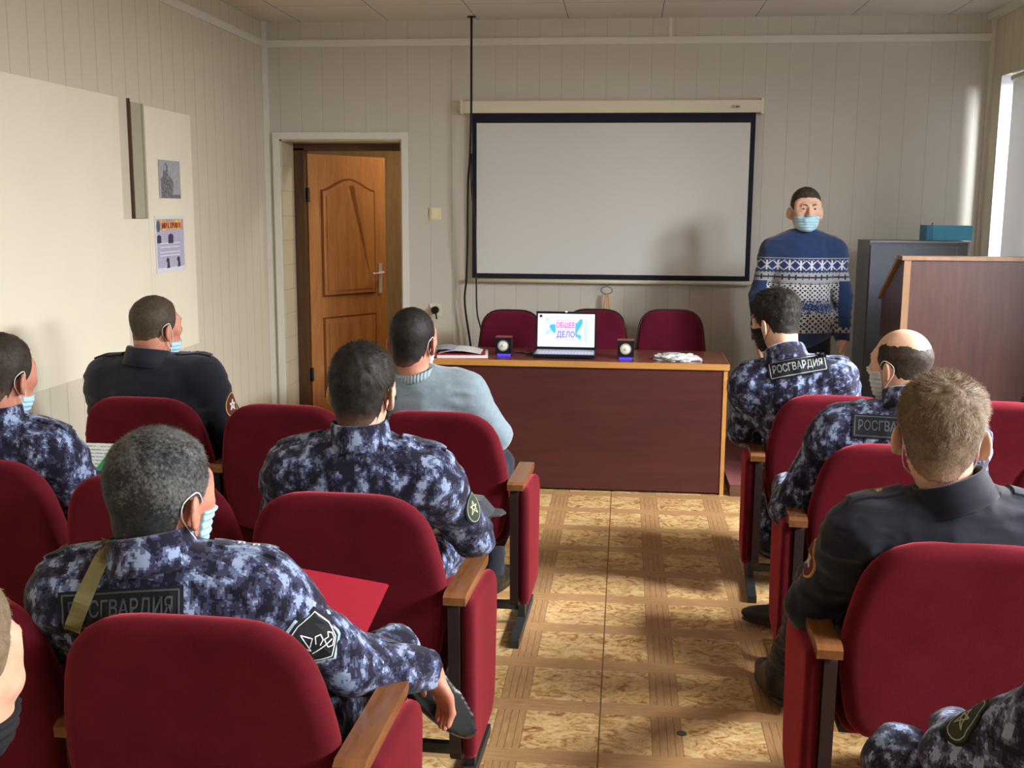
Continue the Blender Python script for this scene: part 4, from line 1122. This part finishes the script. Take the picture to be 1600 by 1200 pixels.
    for k in range(seg):
        A, B_ = rings[k], rings[(k + 1) % seg]
        for i in range(len(prof)):
            i2 = (i + 1) % len(prof); nbm.faces.new((A[i], B_[i], B_[i2], A[i2]))
    obj('collar', nbm, collar_mat(top, collar), jk, smooth=True)
    # ---- hair, mask
    hm = Matrix.LocRotScale(hc, Rh.to_quaternion(), Vector((hs,) * 3))
    if hair is not None:
        T = hair.get('t', .008)
        def hf(Q):
            hl = hairline(Q, hair); tt = T * np.clip(-hl / .035, .12, 1) * (.75 + .5 * vnoise(Q, 60, 2)) * np.clip((Q[:, 2] + .09) / .12, .2, 1)
            tt = tt + hair.get('top', 0) * np.clip((Q[:, 2] - .04) / .05, 0, 1) * (.7 + .6 * vnoise(Q, 35, 5))
            d = smin(head_sdf(Q, False, False, hw), caps(Q, (0, -.028, -.060), (0, -.045, -.15), .052, .054), .03) - tt
            d = np.maximum(d, hl)
            for s in (-1, 1): d = np.maximum(d, -ell(Q, (s * .088, -.004, -.018), (.022, .023, .032)))
            return d
        me = sdf_mesh([dict(f=hf, c=Vector((0, -.01, .02)), r=.13, k=0, op='u')], .004)
        N, L, Wd, lift, jit = fine_hair
        V, Q4, T3 = blades(me, N, L, Wd, lift, jit, hair)
        bmv = me; n0 = len(me.vertices); nl0 = len(me.loops); np0 = len(me.polygons)
        me.vertices.add(len(V)); co = np.empty(len(me.vertices) * 3, np.float32); me.vertices.foreach_get('co', co); co = co.reshape(-1, 3); co[n0:] = V; me.vertices.foreach_set('co', co.ravel())
        me.loops.add(Q4.size + T3.size); me.polygons.add(len(Q4) + len(T3))
        li = np.empty(len(me.loops), np.int32); me.loops.foreach_get('vertex_index', li); li[nl0:] = np.concatenate([Q4.ravel(), T3.ravel()]) + n0; me.loops.foreach_set('vertex_index', li)
        ls = np.empty(len(me.polygons), np.int32); me.polygons.foreach_get('loop_start', ls)
        ls[np0:] = np.concatenate([nl0 + np.arange(len(Q4)) * 4, nl0 + len(Q4) * 4 + np.arange(len(T3)) * 3]); me.polygons.foreach_set('loop_start', ls)
        me.polygons.foreach_set('use_smooth', np.ones(len(me.polygons), bool)); me.update(calc_edges=True); me.validate()
        ho = link_obj('hair', me, hmat, root); ho.matrix_local = hm
    if mask is not None:
        mt, mb, my, mcol, lcol = mask
        def mf(Q):
            d = head_sdf(Q, False, True, hw) - .0055 - .0016 * np.sin(Q[:, 2] * 420)
            d = np.maximum(d, Q[:, 2] - mt - Q[:, 0] ** 2 * -1.2); d = np.maximum(d, mb - Q[:, 2]); d = np.maximum(d, my - Q[:, 1]); return d
        me = sdf_mesh([dict(f=mf, c=Vector((0, .05, -.05)), r=.10, k=0, op='u')], .003); mo = link_obj('face_mask', me, mcol, root); mo.matrix_local = hm
        for s in (-1, 1):
            x1 = .058 * hw; bm = BM()
            tube(bm, catmull([(s * x1, my + .012, mt - .010), (s * .073 * hw, my * .5 + .004, (mt + .028) / 2 - .0), (s * .083 * hw, -.006, .018), (s * .0775 * hw, -.030, .002), (s * .074 * hw, -.031, -.022), (s * .074 * hw, -.016, -.046), (s * .068 * hw, my * .5, (mb - .02) / 2 - .010), (s * (x1 - .008), my + .012, mb + .016)]), .0014, 6)
            obj('ear_loop', bm, lcol, mo, smooth=True)
    for s in (-1, 1):
        bm = BM(); bmesh.ops.create_uvsphere(bm, u_segments=16, v_segments=12, radius=.0100)
        for f in bm.faces:
            f.material_index = 1 if f.calc_center_median().y > .0078 else 0
        o = obj('eye', bm, [EYEW, EYED], root, smooth=True); o.matrix_local = hm @ Matrix.Translation((s * .0305, .0772, .0090))
        bm = BM(); tube(bm, [hp_ for hp_ in [(s * .013, .0925, .0275), (s * .028, .0905, .0325), (s * .043, .0815, .0290)]], [.003, .0034, .0016], 6); o = obj('eyebrow', bm, hmat or EYED, root, smooth=True); o.matrix_local = hm
    bvh = BVHTree.FromPolygons([v.co for v in jk.data.vertices], [tuple(p.vertices) for p in jk.data.polygons])
    return dict(root=root, j=j, base=base, jk=jk, bvh=bvh, xs=xs, up=up, hm=hm, Rh=Rh)
_cm = {}
def collar_mat(top, collar):
    if collar == 'rib_grey': return _cm.setdefault('g', rib('rib_pale', (150, 168, 174)))
    if collar == 'rib_blue': return _cm.setdefault('b', knit('collar_blue', (36, 60, 108)))
    return top or CAMO
# ================================================================== the people
Z_SW = 1.272
JM = fair_isle(); 
def finish_jumper():
    """sleeves are plain blue between the upper bands and the cuffs"""
    m = JM; nt = m.node_tree; b = nt.nodes['Principled BSDF']; old = b.inputs['Base Color'].links[0].from_socket
    sp = nt.nodes.new('ShaderNodeSeparateXYZ'); tc = nt.nodes.new('ShaderNodeTexCoord'); nt.links.new(tc.outputs['Object'], sp.inputs[0])
    x, z = X(nt, sp.outputs[0]), X(nt, sp.outputs[2])
    sl = ((x.abs() - 0.205 + (z - 1.10).max(0.0) * .12) > 0.0) * (z < Z_SW - .135) * ((z > .875) + (z < .815))
    n = nt.nodes.new('ShaderNodeMix'); n.data_type = 'RGBA'; nt.links.new(sl.s, n.inputs[0]); nt.links.new(old, n.inputs[6]); n.inputs[7].default_value = lin(36, 54, 90)
    nt.links.new(n.outputs[2], b.inputs['Base Color'])
finish_jumper()
DARKHAIR = hair_mat('hair_dark', (22, 18, 17), (44, 36, 31), fade=(-.01, .07, .35))
PRESHAIR = hair_mat('hair_presenter', (46, 38, 34), (76, 64, 56), fade=(.055, .05, .55), skin=(170, 130, 108))
DARKHAIR2 = hair_mat('hair_black_brown', (26, 22, 20), (50, 42, 36), fade=(-.005, .06, .35))
BROWN = hair_mat('hair_short_brown', (38, 32, 26), (66, 56, 46), fade=(.01, .10, .5))
GREY = hair_mat('hair_greying', (26, 27, 27), (52, 52, 50), grey=.07, fade=(-.03, .05, .45))
FAIR = hair_mat('hair_fair', (84, 68, 52), (134, 114, 90), fade=(.005, .08, .6))
BLONDC = hair_mat('hair_cropped_fair', (104, 90, 68), (142, 126, 98), fade=(.01, .10, .7))
BALDH = hair_mat('hair_thin_dark', (34, 29, 24), (74, 62, 48), fade=(.0, .09, .4))
CROP = hair_mat('hair_cropped_brown', (52, 44, 34), (84, 72, 56), fade=(.02, .10, .55))

patch_black = plain('patch_black', (22, 24, 28), .8); patch_grey = plain('patch_letter_grey', (150, 158, 158), .7); patch_dim = plain('patch_letter_dark', (74, 80, 88), .7)
def back_patch(p, px, py, w, h, upw, letter, dirn=None, off=(0, 0)):
    hit, d = cam_hit(p['bvh'], p['base'], px, py)
    if hit[0] is None: print('NO HIT back patch'); return
    n = dirn or (-d * .75 + hit[1] * .25)
    L = [('rect', (-w / 2, w / 2, -h / 2, h / 2), 0, .005), ('line', ([(-w / 2 + .008, -h / 2 + .007), (w / 2 - .008, -h / 2 + .007), (w / 2 - .008, h / 2 - .007), (-w / 2 + .008, h / 2 - .007)], .0035, True), 1, .0065),
         ('text', ('РОСГВАРДИЯ', w * .84, h * .52), 1, .0065)]
    decal('back_patch', p['jk'], p['bvh'], hit[0], n, upw, L, [patch_black, letter])
gold = plain('gold_thread', (190, 158, 80), .4, .5); silver = plain('star_silver', (210, 214, 214), .3, .6); olive = plain('patch_olive', (110, 114, 92), .8)
def oval(rx, ry, n=20): return [(rx * math.cos(a), ry * math.sin(a)) for a in np.linspace(0, 2 * PI, n, False)]
def sleeve_patch(p, px, py, upw, kind):
    hit, d = cam_hit(p['bvh'], p['base'], px, py)
    if hit[0] is None: print('NO HIT sleeve', px, py); return
    n = hit[1] * .75 - d * .25
    if kind == 'shield':
        sh = [(-.045, .052), (0, .062), (.045, .052), (.047, 0), (.036, -.034), (0, -.058), (-.036, -.034), (-.047, 0)]
        inn = [(x * .88, y * .88) for x, y in sh]
        L = [('poly', [(x * 1.12, y * 1.12) for x, y in sh], 2, .0035), ('poly', sh, 0, .005), ('line', (inn, .0022, True), 1, .0065),
             ('line', ([(-.034, .03), (-.02, -.01), (-.010, .035), (.0, .01), (-.016, -.002)], .0022, False), 1, .0065),
             ('line', ([(-.004, -.006), (.006, .008), (.016, .002), (.012, -.010), (.0, -.014)], .0024, False), 1, .0065),
             ('line', ([(-.022, -.016), (.024, -.026)], .0024, False), 1, .0065),
             ('line', ([(.010, -.022), (.014, -.012), (.022, -.016), (.028, -.008), (.032, -.018), (.028, -.028), (.016, -.036), (.008, -.030)], .0022, True), 1, .0065)]
        decal('sleeve_patch', p['jk'], p['bvh'], hit[0], n, upw, L, [patch_black, silver, plain('patch_pale_blue', (150, 176, 190), .8)])
    elif kind == 'oval':
        L = [('poly', oval(.034, .050), 2, .0035), ('poly', oval(.031, .046), 0, .0045), ('line', (oval(.027, .042), .002, True), 1, .006), ('line', ([(-.012, -.02), (0, .018), (.012, -.02), (-.014, .004), (.014, .004)], .003, True), 1, .006)]
        decal('sleeve_patch', p['jk'], p['bvh'], hit[0], n, upw, L, [plain('patch_green', (52, 62, 52), .8), plain('patch_thread', (168, 170, 140), .7), patch_black])
    elif kind == 'gold':
        L = [('poly', oval(.036, .050), 1, .004), ('poly', oval(.031, .045), 0, .0052), ('line', ([(-.012, -.02), (0, .022), (.012, -.02), (-.016, .006), (.016, .006)], .005, True), 2, .0065)]
        decal('sleeve_patch', p['jk'], p['bvh'], hit[0], n, upw, L, [plain('patch_maroon', (96, 40, 40), .7), gold, plain('patch_white_thread', (210, 206, 190), .6)])
def epaulette(p, s, mat, stars=0, starmat=None, width=.05):
    j = p['j']; a = j['neck'] * .45 + j['sh' + s] * .55; b = j['sh' + s] * 1.10 - j['neck'] * .10
    d = unit(b - a); c = (a + b) / 2; back = p['xs'].cross(Vector((0, 0, 1)))
    L = [('rect', (-.062, .062, -width / 2, width / 2), 0, .007)]
    for k in range(stars):
        x = (-.012 + k * .028) if s == 'R' else (.012 - k * .028)
        pts = []
        for i in range(10):
            r = .0085 if i % 2 == 0 else .0035; pts.append((x + r * math.sin(i * PI / 5), r * math.cos(i * PI / 5)))
        L.append(('poly', pts, 1, .0105))
    n = Vector((0, 0, 1)) + unit(j['sh' + s] - j['neck']) * .35
    decal('epaulette', p['jk'], p['bvh'], c + Vector((0, 0, .06)), n, unit(Vector((0, 0, 1)).cross(d)) * (1 if s == 'R' else -1), L, [mat, starmat or silver])

import time; T0 = time.time()
# ---- presenter in the patterned jumper
p = person('standing man in blue and white patterned jumper, pale blue mask under his nose', (1.02, 6.42, .06), 180,
    J=dict(pelvis=(0, 0, .90), chest=(0, .0, 1.20), neck=(0, -.01, 1.385), head=(.0, .015, 1.536), shL=(-.172, -.01, 1.298), shR=(.172, -.01, 1.298),
           elL=(-.238, -.03, 1.04), elR=(.238, -.03, 1.04), wrL=(-.235, .05, .80), wrR=(.235, .05, .80), hipL=(-.09, 0, .86), hipR=(.09, 0, .86),
           knL=(-.10, .01, .47), knR=(.10, .01, .47), anL=(-.11, -.01, .10), anR=(.11, -.01, .10)),
    yaw=3, pitch=-2, skin=SKP, top=JM, topname='jumper', legs=JEANS, collar='rib_blue', hair=dict(t=.004, top=.003), hmat=PRESHAIR, mask=(-.026, -.112, .028, MASKB, LOOPW), fine_hair=(3500, .010, .0016, .4, .25), vb=.0052, vc=.0062, bulk=.98, wr=.55, headscale=1.05, seated=False)
# ---- block by the notice board
P2 = person('person in camouflage with lowered blue mask, holding the green-striped papers', (-1.84, 3.08, 0), 0,
    W=dict(pelvis=(-1.86, 3.10, .53), chest=(-1.84, 3.0, .78), neck=(-1.825, 2.97, .95), head=(-1.815, 3.0, 1.10), shL=(-2.02, 2.98, .88), shR=(-1.66, 3.0, .865), elR=(-1.60, 3.12, .63), wrR=(-1.71, 3.33, .70), elL=(-2.08, 3.12, .64), wrL=(-1.92, 3.36, .68),
           hipL=(-1.95, 3.12, .5), hipR=(-1.77, 3.12, .5), knL=(-1.98, 3.52, .52), knR=(-1.70, 3.52, .52), anL=(-1.98, 3.5, .1), anR=(-1.70, 3.5, .1)),
    chair=(-1.87, 2.88, -3), yaw=-14, pitch=-6, skin=SKR, hair=dict(t=.008, top=.005), hmat=BROWN, mask=(-.055, -.116, .015, MASKB, LOOPW), fine_hair=(6000, .010, .0010, .35, .22))
epaulette(P2, 'R', CAMO)
P3 = person('man with cropped greying-brown hair in a black uniform jacket near the notice board', (-1.83, 4.22, 0), 0,
    W=dict(pelvis=(-1.83, 4.24, .53), chest=(-1.84, 4.08, .80), neck=(-1.85, 4.06, .975), head=(-1.825, 4.10, 1.128), shL=(-2.035, 4.09, .915), shR=(-1.645, 4.10, .93), elR=(-1.565, 4.2, .67), wrR=(-1.68, 4.45, .62), elL=(-2.11, 4.18, .67), wrL=(-1.98, 4.42, .62),
           hipL=(-1.92, 4.24, .5), hipR=(-1.74, 4.24, .5), knL=(-1.98, 4.66, .52), knR=(-1.68, 4.66, .52), anL=(-1.98, 4.62, .1), anR=(-1.68, 4.62, .1)),
    chair=(-1.83, 3.92, -4), yaw=-30, pitch=-2, bulk=1.15, skin=SKR, top=BLACKU, legs=BLACKU, hair=dict(t=.006, top=.002), hmat=CROP, mask=(-.055, -.118, .02, MASKB, LOOPW), fine_hair=(5000, .006, .0011, .5, .25), wr=.8, vc=.0085)
epaulette(P3, 'R', BLACKU, 2); epaulette(P3, 'L', BLACKU); sleeve_patch(P3, 362, 632, (0, 0, 1), 'gold')
P5 = person('man in a pale blue-grey knitted jumper with dark cropped hair and prominent ears', (-.68, 4.06, 0), 0,
    W=dict(pelvis=(-.67, 4.10, .53), chest=(-.735, 3.95, .80), neck=(-.757, 3.93, .965), head=(-.772, 3.95, 1.11), shL=(-.935, 3.95, .895), shR=(-.575, 3.96, .915), elR=(-.475, 4.08, .735), wrR=(-.55, 4.32, .66), elL=(-1.0, 4.08, .68), wrL=(-.85, 4.3, .62),
           hipL=(-.77, 4.12, .5), hipR=(-.59, 4.12, .5), knL=(-.80, 4.52, .52), knR=(-.52, 4.50, .52), anL=(-.80, 4.4, .11), anR=(-.515, 4.28, .12), toeR=(.25, 1, 0)),
    chair=(-0.67, 3.78, -1.5), yaw=-15, pitch=-2, skin=SKR, top=KNITG, topname='jumper', legs=JEANS, collar='rib_grey', hair=dict(t=.006, top=.003), hmat=DARKHAIR, mask=(-.05, -.118, .02, MASKW, LOOPW), fine_hair=(5000, .007, .0011, .4, .25), wr=.6, bulk=1.02)
P4 = person('dark-haired man in blue camouflage, seated on the aisle behind the pale jumper', (-.71, 2.96, 0), 0,
    W=dict(pelvis=(-.71, 2.99, .53), chest=(-.71, 2.84, .78), neck=(-.70, 2.83, .955), head=(-.697, 2.86, 1.108), shL=(-.90, 2.85, .872), shR=(-.505, 2.85, .868), elR=(-.415, 2.99, .665), wrR=(-.50, 3.22, .62), elL=(-1.0, 3.0, .64), wrL=(-.88, 3.22, .60),
           hipL=(-.80, 3.0, .5), hipR=(-.62, 3.0, .5), knL=(-.86, 3.42, .52), knR=(-.56, 3.42, .52), anL=(-.86, 3.4, .1), anR=(-.56, 3.4, .1)),
    chair=(-0.71, 2.63, -2), yaw=-11, pitch=-3, skin=SKP, hair=dict(t=.012, top=.006, low=.014), hmat=DARKHAIR2, mask=(-.012, -.116, .02, MASKK, MASKK), fine_hair=(9000, .020, .0013, .15, .16), vb=.0052, vc=.0065, bulk=1.04)
epaulette(P4, 'R', CAMO); epaulette(P4, 'L', CAMO); sleeve_patch(P4, 738, 792, (-.25, 0, 1), 'oval')
P6 = person('grey-haired man in blue camouflage with an olive strap, seated next to the red folder', (-.78, 2.08, 0), 0,
    W=dict(pelvis=(-.78, 2.10, .52), chest=(-.86, 1.96, .73), neck=(-.888, 1.945, .905), head=(-.888, 1.985, 1.038), shL=(-1.075, 1.96, .835), shR=(-.70, 1.99, .845), elR=(-.545, 2.10, .655), wrR=(-.405, 2.22, .60), elL=(-1.13, 2.08, .62), wrL=(-.92, 2.38, .66), hdR=(.35, .3, -.85),
           hipL=(-.87, 2.10, .5), hipR=(-.69, 2.10, .5), knL=(-.93, 2.42, .60), knR=(-.55, 2.52, .50), anL=(-.50, 2.36, .545), anR=(-.55, 2.48, .11), toeL=(.66, -.05, -.62), soleL=(-.45, .75, -.25)),
    chair=(-0.765, 1.765, -1), yaw=-21, pitch=-3, skin=SKR, hair=dict(t=.008, top=.006, low=.0, fwd=.006), hmat=GREY, mask=(-.020, -.116, .03, MASKB, LOOPW), fine_hair=(16000, .013, .0008, .3, .22), vb=.0045, vc=.0055, bulk=1.08, hw=1.02, headscale=1.07)
epaulette(P6, 'R', CAMO, 2); epaulette(P6, 'L', CAMO)
back_patch(P6, 187, 952, .235, .075, (0.02, 0, 1), patch_dim); sleeve_patch(P6, 492, 1000, (-.75, .1, .75), 'shield')
hit, d = cam_hit(P6['bvh'], P6['base'], 140, 915)
if hit[0] is not None:
    decal('shoulder_strap', P6['jk'], P6['bvh'], hit[0], -d * .8 + hit[1] * .2, (.42, 0, 1), [('rect', (-.016, .016, -.09, .09), 0, .010)], [plain('strap_olive', (126, 122, 84), .8)])
P7 = person('person with fair cropped hair and black mask at the lower picture corner', (-.80, 1.16, 0), 0,
    W=dict(pelvis=(-.80, 1.18, .52), chest=(-.79, 1.02, .72), neck=(-.765, 1.03, .90), head=(-.792, 1.12, 1.06), shL=(-.98, 1.02, .82), shR=(-.61, 1.02, .82), elR=(-.55, 1.15, .60), wrR=(-.62, 1.38, .56), elL=(-1.04, 1.15, .6), wrL=(-.95, 1.38, .56),
           hipL=(-.89, 1.2, .5), hipR=(-.71, 1.2, .5), knL=(-.95, 1.6, .52), knR=(-.66, 1.6, .52), anL=(-.95, 1.55, .1), anR=(-.66, 1.55, .1)),
    chair=(-0.8, 0.86, -1), yaw=-16, pitch=-6, skin=SKP, hair=dict(t=.006, top=.003, fwd=.018), hmat=BLONDC, mask=(-.052, -.122, .015, MASKK, MASKK), fine_hair=(16000, .008, .0006, .35, .2), vb=.0048, hw=1.03, headscale=1.08)
# ---- block by the window
P8 = person('man in blue camouflage leaning sideways with a fully visible lettered back patch', (.84, 4.62, 0), 0,
    W=dict(pelvis=(.84, 4.64, .53), chest=(.745, 4.52, .77), neck=(.68, 4.53, .965), head=(.63, 4.62, 1.135), shL=(.53, 4.56, .875), shR=(.875, 4.50, .915), elL=(.525, 4.66, .66), wrL=(.62, 4.9, .62), elR=(.96, 4.66, .68), wrR=(.85, 4.92, .62),
           hipL=(.75, 4.66, .5), hipR=(.93, 4.66, .5), knL=(.70, 5.06, .52), knR=(1.0, 5.06, .52), anL=(.70, 5.0, .1), anR=(1.0, 5.0, .1)),
    chair=(0.85, 4.33, -4), yaw=44, pitch=-12, skin=SKP, hair=dict(t=.012, top=.014), hmat=DARKHAIR2, mask=(-.012, -.116, .02, MASKK, MASKK), fine_hair=(6000, .026, .0014, .45, .25), bulk=1.12, vc=.0075)
back_patch(P8, 1246, 572, .235, .078, (-.24, 0, 1), patch_grey)
epaulette(P8, 'L', CAMO); epaulette(P8, 'R', CAMO)
P9 = person('balding man in blue camouflage with a pale mask seated beside the aisle', (.87, 3.68, 0), 0,
    W=dict(pelvis=(.87, 3.70, .53), chest=(.90, 3.58, .77), neck=(.922, 3.58, .95), head=(.905, 3.64, 1.10), shL=(.705, 3.60, .865), shR=(1.10, 3.58, .87), elL=(.575, 3.64, .60), wrL=(.60, 3.90, .62), elR=(1.17, 3.7, .64), wrR=(1.05, 3.95, .6),
           hipL=(.78, 3.72, .5), hipR=(.96, 3.72, .5), knL=(.72, 4.14, .50), knR=(1.02, 4.14, .52), anL=(.70, 4.06, .11), anR=(1.02, 4.1, .1), toeL=(-1, .25, 0)),
    chair=(0.87, 3.42, -3), yaw=42, pitch=-4, skin=SKP, hair=dict(t=.005, bald=1, low=.0), hmat=BALDH, mask=(-.012, -.118, .025, MASKW, LOOPW), fine_hair=(6000, .008, .0009, .3, .2), bulk=1.14, vc=.0068, hw=1.05)
back_patch(P9, 1392, 668, .235, .078, (0, 0, 1), patch_dim); sleeve_patch(P9, 1232, 712, (.35, 0, 1), 'oval'); epaulette(P9, 'L', CAMO)
P10 = person('fair-haired man in a black uniform shirt with gold shoulder marks', (.78, 2.64, 0), 0,
    W=dict(pelvis=(.78, 2.66, .52), chest=(.775, 2.52, .76), neck=(.765, 2.51, .93), head=(.735, 2.55, 1.090), shL=(.565, 2.53, .845), shR=(.975, 2.52, .86), elL=(.485, 2.64, .63), wrL=(.60, 2.88, .60), elR=(1.06, 2.64, .64), wrR=(.95, 2.9, .6),
           hipL=(.69, 2.68, .5), hipR=(.87, 2.68, .5), knL=(.59, 3.12, .52), knR=(.93, 3.1, .52), anL=(.535, 3.42, .115), anR=(.93, 3.1, .1), toeL=(-.16, 1, 0)),
    chair=(0.78, 2.38, -2), yaw=-12, pitch=-2, skin=SKP, top=BLACKU, legs=BLACKU, hair=dict(t=.012, top=.010), hmat=FAIR, mask=(-.03, -.118, .025, MASKB, LOOPW), fine_hair=(15000, .017, .0009, .55, .25), vb=.0048, vc=.006, bulk=1.15, wr=.8, hw=1.03, headscale=1.06)
epaulette(P10, 'L', BLACKU, 1, gold, .055); epaulette(P10, 'R', BLACKU, 1, gold, .055); sleeve_patch(P10, 1268, 872, (.35, 0, 1), 'gold')
P11 = person('person in camouflage trousers and jacket at the lower picture corner, mostly out of view', (.93, 1.58, 0), 0,
    W=dict(pelvis=(.93, 1.58, .53), chest=(.93, 1.60, .76), neck=(.93, 1.66, .93), head=(.93, 1.74, 1.08), shL=(.735, 1.70, .81), shR=(1.12, 1.66, .86), elL=(.60, 1.84, .66), wrL=(.66, 2.06, .60), elR=(1.2, 1.8, .66), wrR=(1.1, 2.0, .62),
           hipL=(.83, 1.60, .5), hipR=(1.02, 1.6, .5), knL=(.545, 1.98, .565), knR=(1.1, 1.98, .53), anL=(.60, 1.90, .1), anR=(1.1, 1.95, .1)),
    chair=(0.93, 1.25, -2), skin=SKP, hair=dict(t=.007), hmat=BROWN, fine_hair=(2000, .009, .0011, .4, .2), vc=.0055, bulk=1.05)
sleeve_patch(P11, 1510, 1122, (.45, 0, .9), 'oval')
P12 = person('person in a dark jacket at the picture edge in front of the lectern', (1.86, 4.5, 0), 0,
    W=dict(pelvis=(1.93, 4.54, .53), chest=(1.88, 4.4, .78), neck=(1.88, 4.38, .955), head=(1.89, 4.42, 1.10), shL=(1.665, 4.4, .885), shR=(2.06, 4.4, .885), elL=(1.60, 4.5, .65), wrL=(1.75, 4.75, .62), elR=(2.13, 4.5, .65), wrR=(2.03, 4.75, .62),
           hipL=(1.84, 4.56, .5), hipR=(2.02, 4.56, .5), knL=(1.80, 4.96, .52), knR=(2.1, 4.96, .52), anL=(1.80, 4.9, .1), anR=(2.1, 4.9, .1)),
    chair=(2.0, 4.23, -4), skin=SKP, top=BLACKU, legs=BLACKU, hair=dict(t=.007), hmat=BROWN, fine_hair=(2000, .009, .0011, .4, .2), vb=.007, vc=.009)
sleeve_patch(P12, 1594, 618, (0, 0, 1), 'gold')
print('people', time.time() - T0)

# ---- things held
fm = plain('folder_bright_red', (164, 30, 50), .45, .4)
t = thing('red_folder', 'bright red paper folder lying on the lap of the grey-haired man', 'folder', (-.66, 2.32, .70))
cor = [Vector((-.757, 2.34, .783)), Vector((-.526, 2.36, .742)), Vector((-.575, 2.22, .618)), Vector((-.80, 2.20, .655))]
def slab(cs, th, up_=None):
    bm = BM(); n = (cs[1] - cs[0]).cross(cs[3] - cs[0]).normalized()
    if n.z < 0: n = -n
    A = [bm.verts.new(c) for c in cs]; B_ = [bm.verts.new(c - n * th) for c in cs]
    bm.faces.new(A); bm.faces.new(B_[::-1])
    for i in range(4): bm.faces.new((A[i], B_[i], B_[(i + 1) % 4], A[(i + 1) % 4]))
    return bm
ctr = Vector((-.66, 2.32, .70)); rel = [c - ctr for c in cor]
nn_ = (rel[1] - rel[0]).cross(rel[3] - rel[0]).normalized(); nn_ = nn_ if nn_.z > 0 else -nn_
obj('cover', slab(rel, .0015), fm, t)
obj('back_cover', slab([c - nn_ * .006 + (rel[1] - rel[0]) * .012 for c in rel], .0015), fm, t)
obj('sheets', slab([c - nn_ * .002 - (rel[1] - rel[0]) * (.05 if i in (0, 3) else .02) for i, c in enumerate(rel)], .003), M['paper'], t)
pm = Mat('printed_sheet', .6); ln = ((pm.z / .009).frac() < .4) * (pm.noise(180, 2) > .45); pm.color(pm.mix(ln, lin(222, 228, 226), lin(150, 162, 164)))
t = thing('printed_papers', 'open printed document with a green stripe held by the man at the picture edge', 'papers', (-1.785, 3.36, .745))
c4 = [Vector((-.14, .10, .055)), Vector((.135, .10, .055)), Vector((.085, -.06, -.055)), Vector((-.16, -.06, -.055))]
obj('page', slab(c4, .002), pm.m, t)
g = [c4[0].lerp(c4[1], .80), c4[0].lerp(c4[1], .93), c4[3].lerp(c4[2], .93), c4[3].lerp(c4[2], .80)]
obj('green_stripe', slab([c + Vector((0, 0, .0012)) for c in g], .001), plain('stripe_green', (40, 150, 84), .5), t)
# dark cap on the lap
t = thing('uniform_cap', 'dark grey uniform cap resting on the knee of the dark-haired man', 'cap', (-.50, 3.32, .63))
bm = BM(); pts = [(-.12, 0), (-.11, .05), (-.03, .068), (.07, .060), (.105, .02), (.10, 0)]
for yy in (0,): pass
rings = []
for k, (yy, s) in enumerate(((-.085, .55), (-.07, .85), (-.03, 1), (.03, 1), (.07, .85), (.085, .55))): rings.append([bm.verts.new((x * s, yy, z * s)) for x, z in pts])
for a, b in zip(rings, rings[1:]):
    for k in range(len(pts)): bm.faces.new((a[k], a[(k + 1) % 6], b[(k + 1) % 6], b[k]))
bm.faces.new(rings[0]); bm.faces.new(rings[-1][::-1])
capm = cloth('cap_cloth', (52, 56, 58)); o = obj('crown', bm, capm, t, smooth=False, bevel=.008)
bm = BM(); prism(bm, [(.06, -.06), (.13, -.035), (.145, .0), (.13, .035), (.06, .06)], 'z', .012, .017); obj('visor', bm, plain('visor_black', (70, 74, 78), .3, .5), t)

# ---- unseen fill lamp added behind the camera
for (x, y, pw) in ((-1.2, .6, 1), (.9, .6, 1), (-1.2, 3.0, 1), (.9, 3.0, 1)):
    pass
# added over the rear of the room to fill it with warm light
t = thing('added_fill_lamp', 'unseen warm fill lamp added on the ceiling over the rear rows', 'lamp', (-1.15, .2, ZC - .07))
bm = BM(); box(bm, -.30, .30, -.30, .30, .045, .07); obj('housing', bm, M['plastic_white'], t, bevel=.005)
bm = BM(); box(bm, -.28, .28, -.28, .28, .02, .045); obj('diffuser', bm, emis('fill_lamp_warm', (255, 226, 180), 1.2), t, bevel=.01)
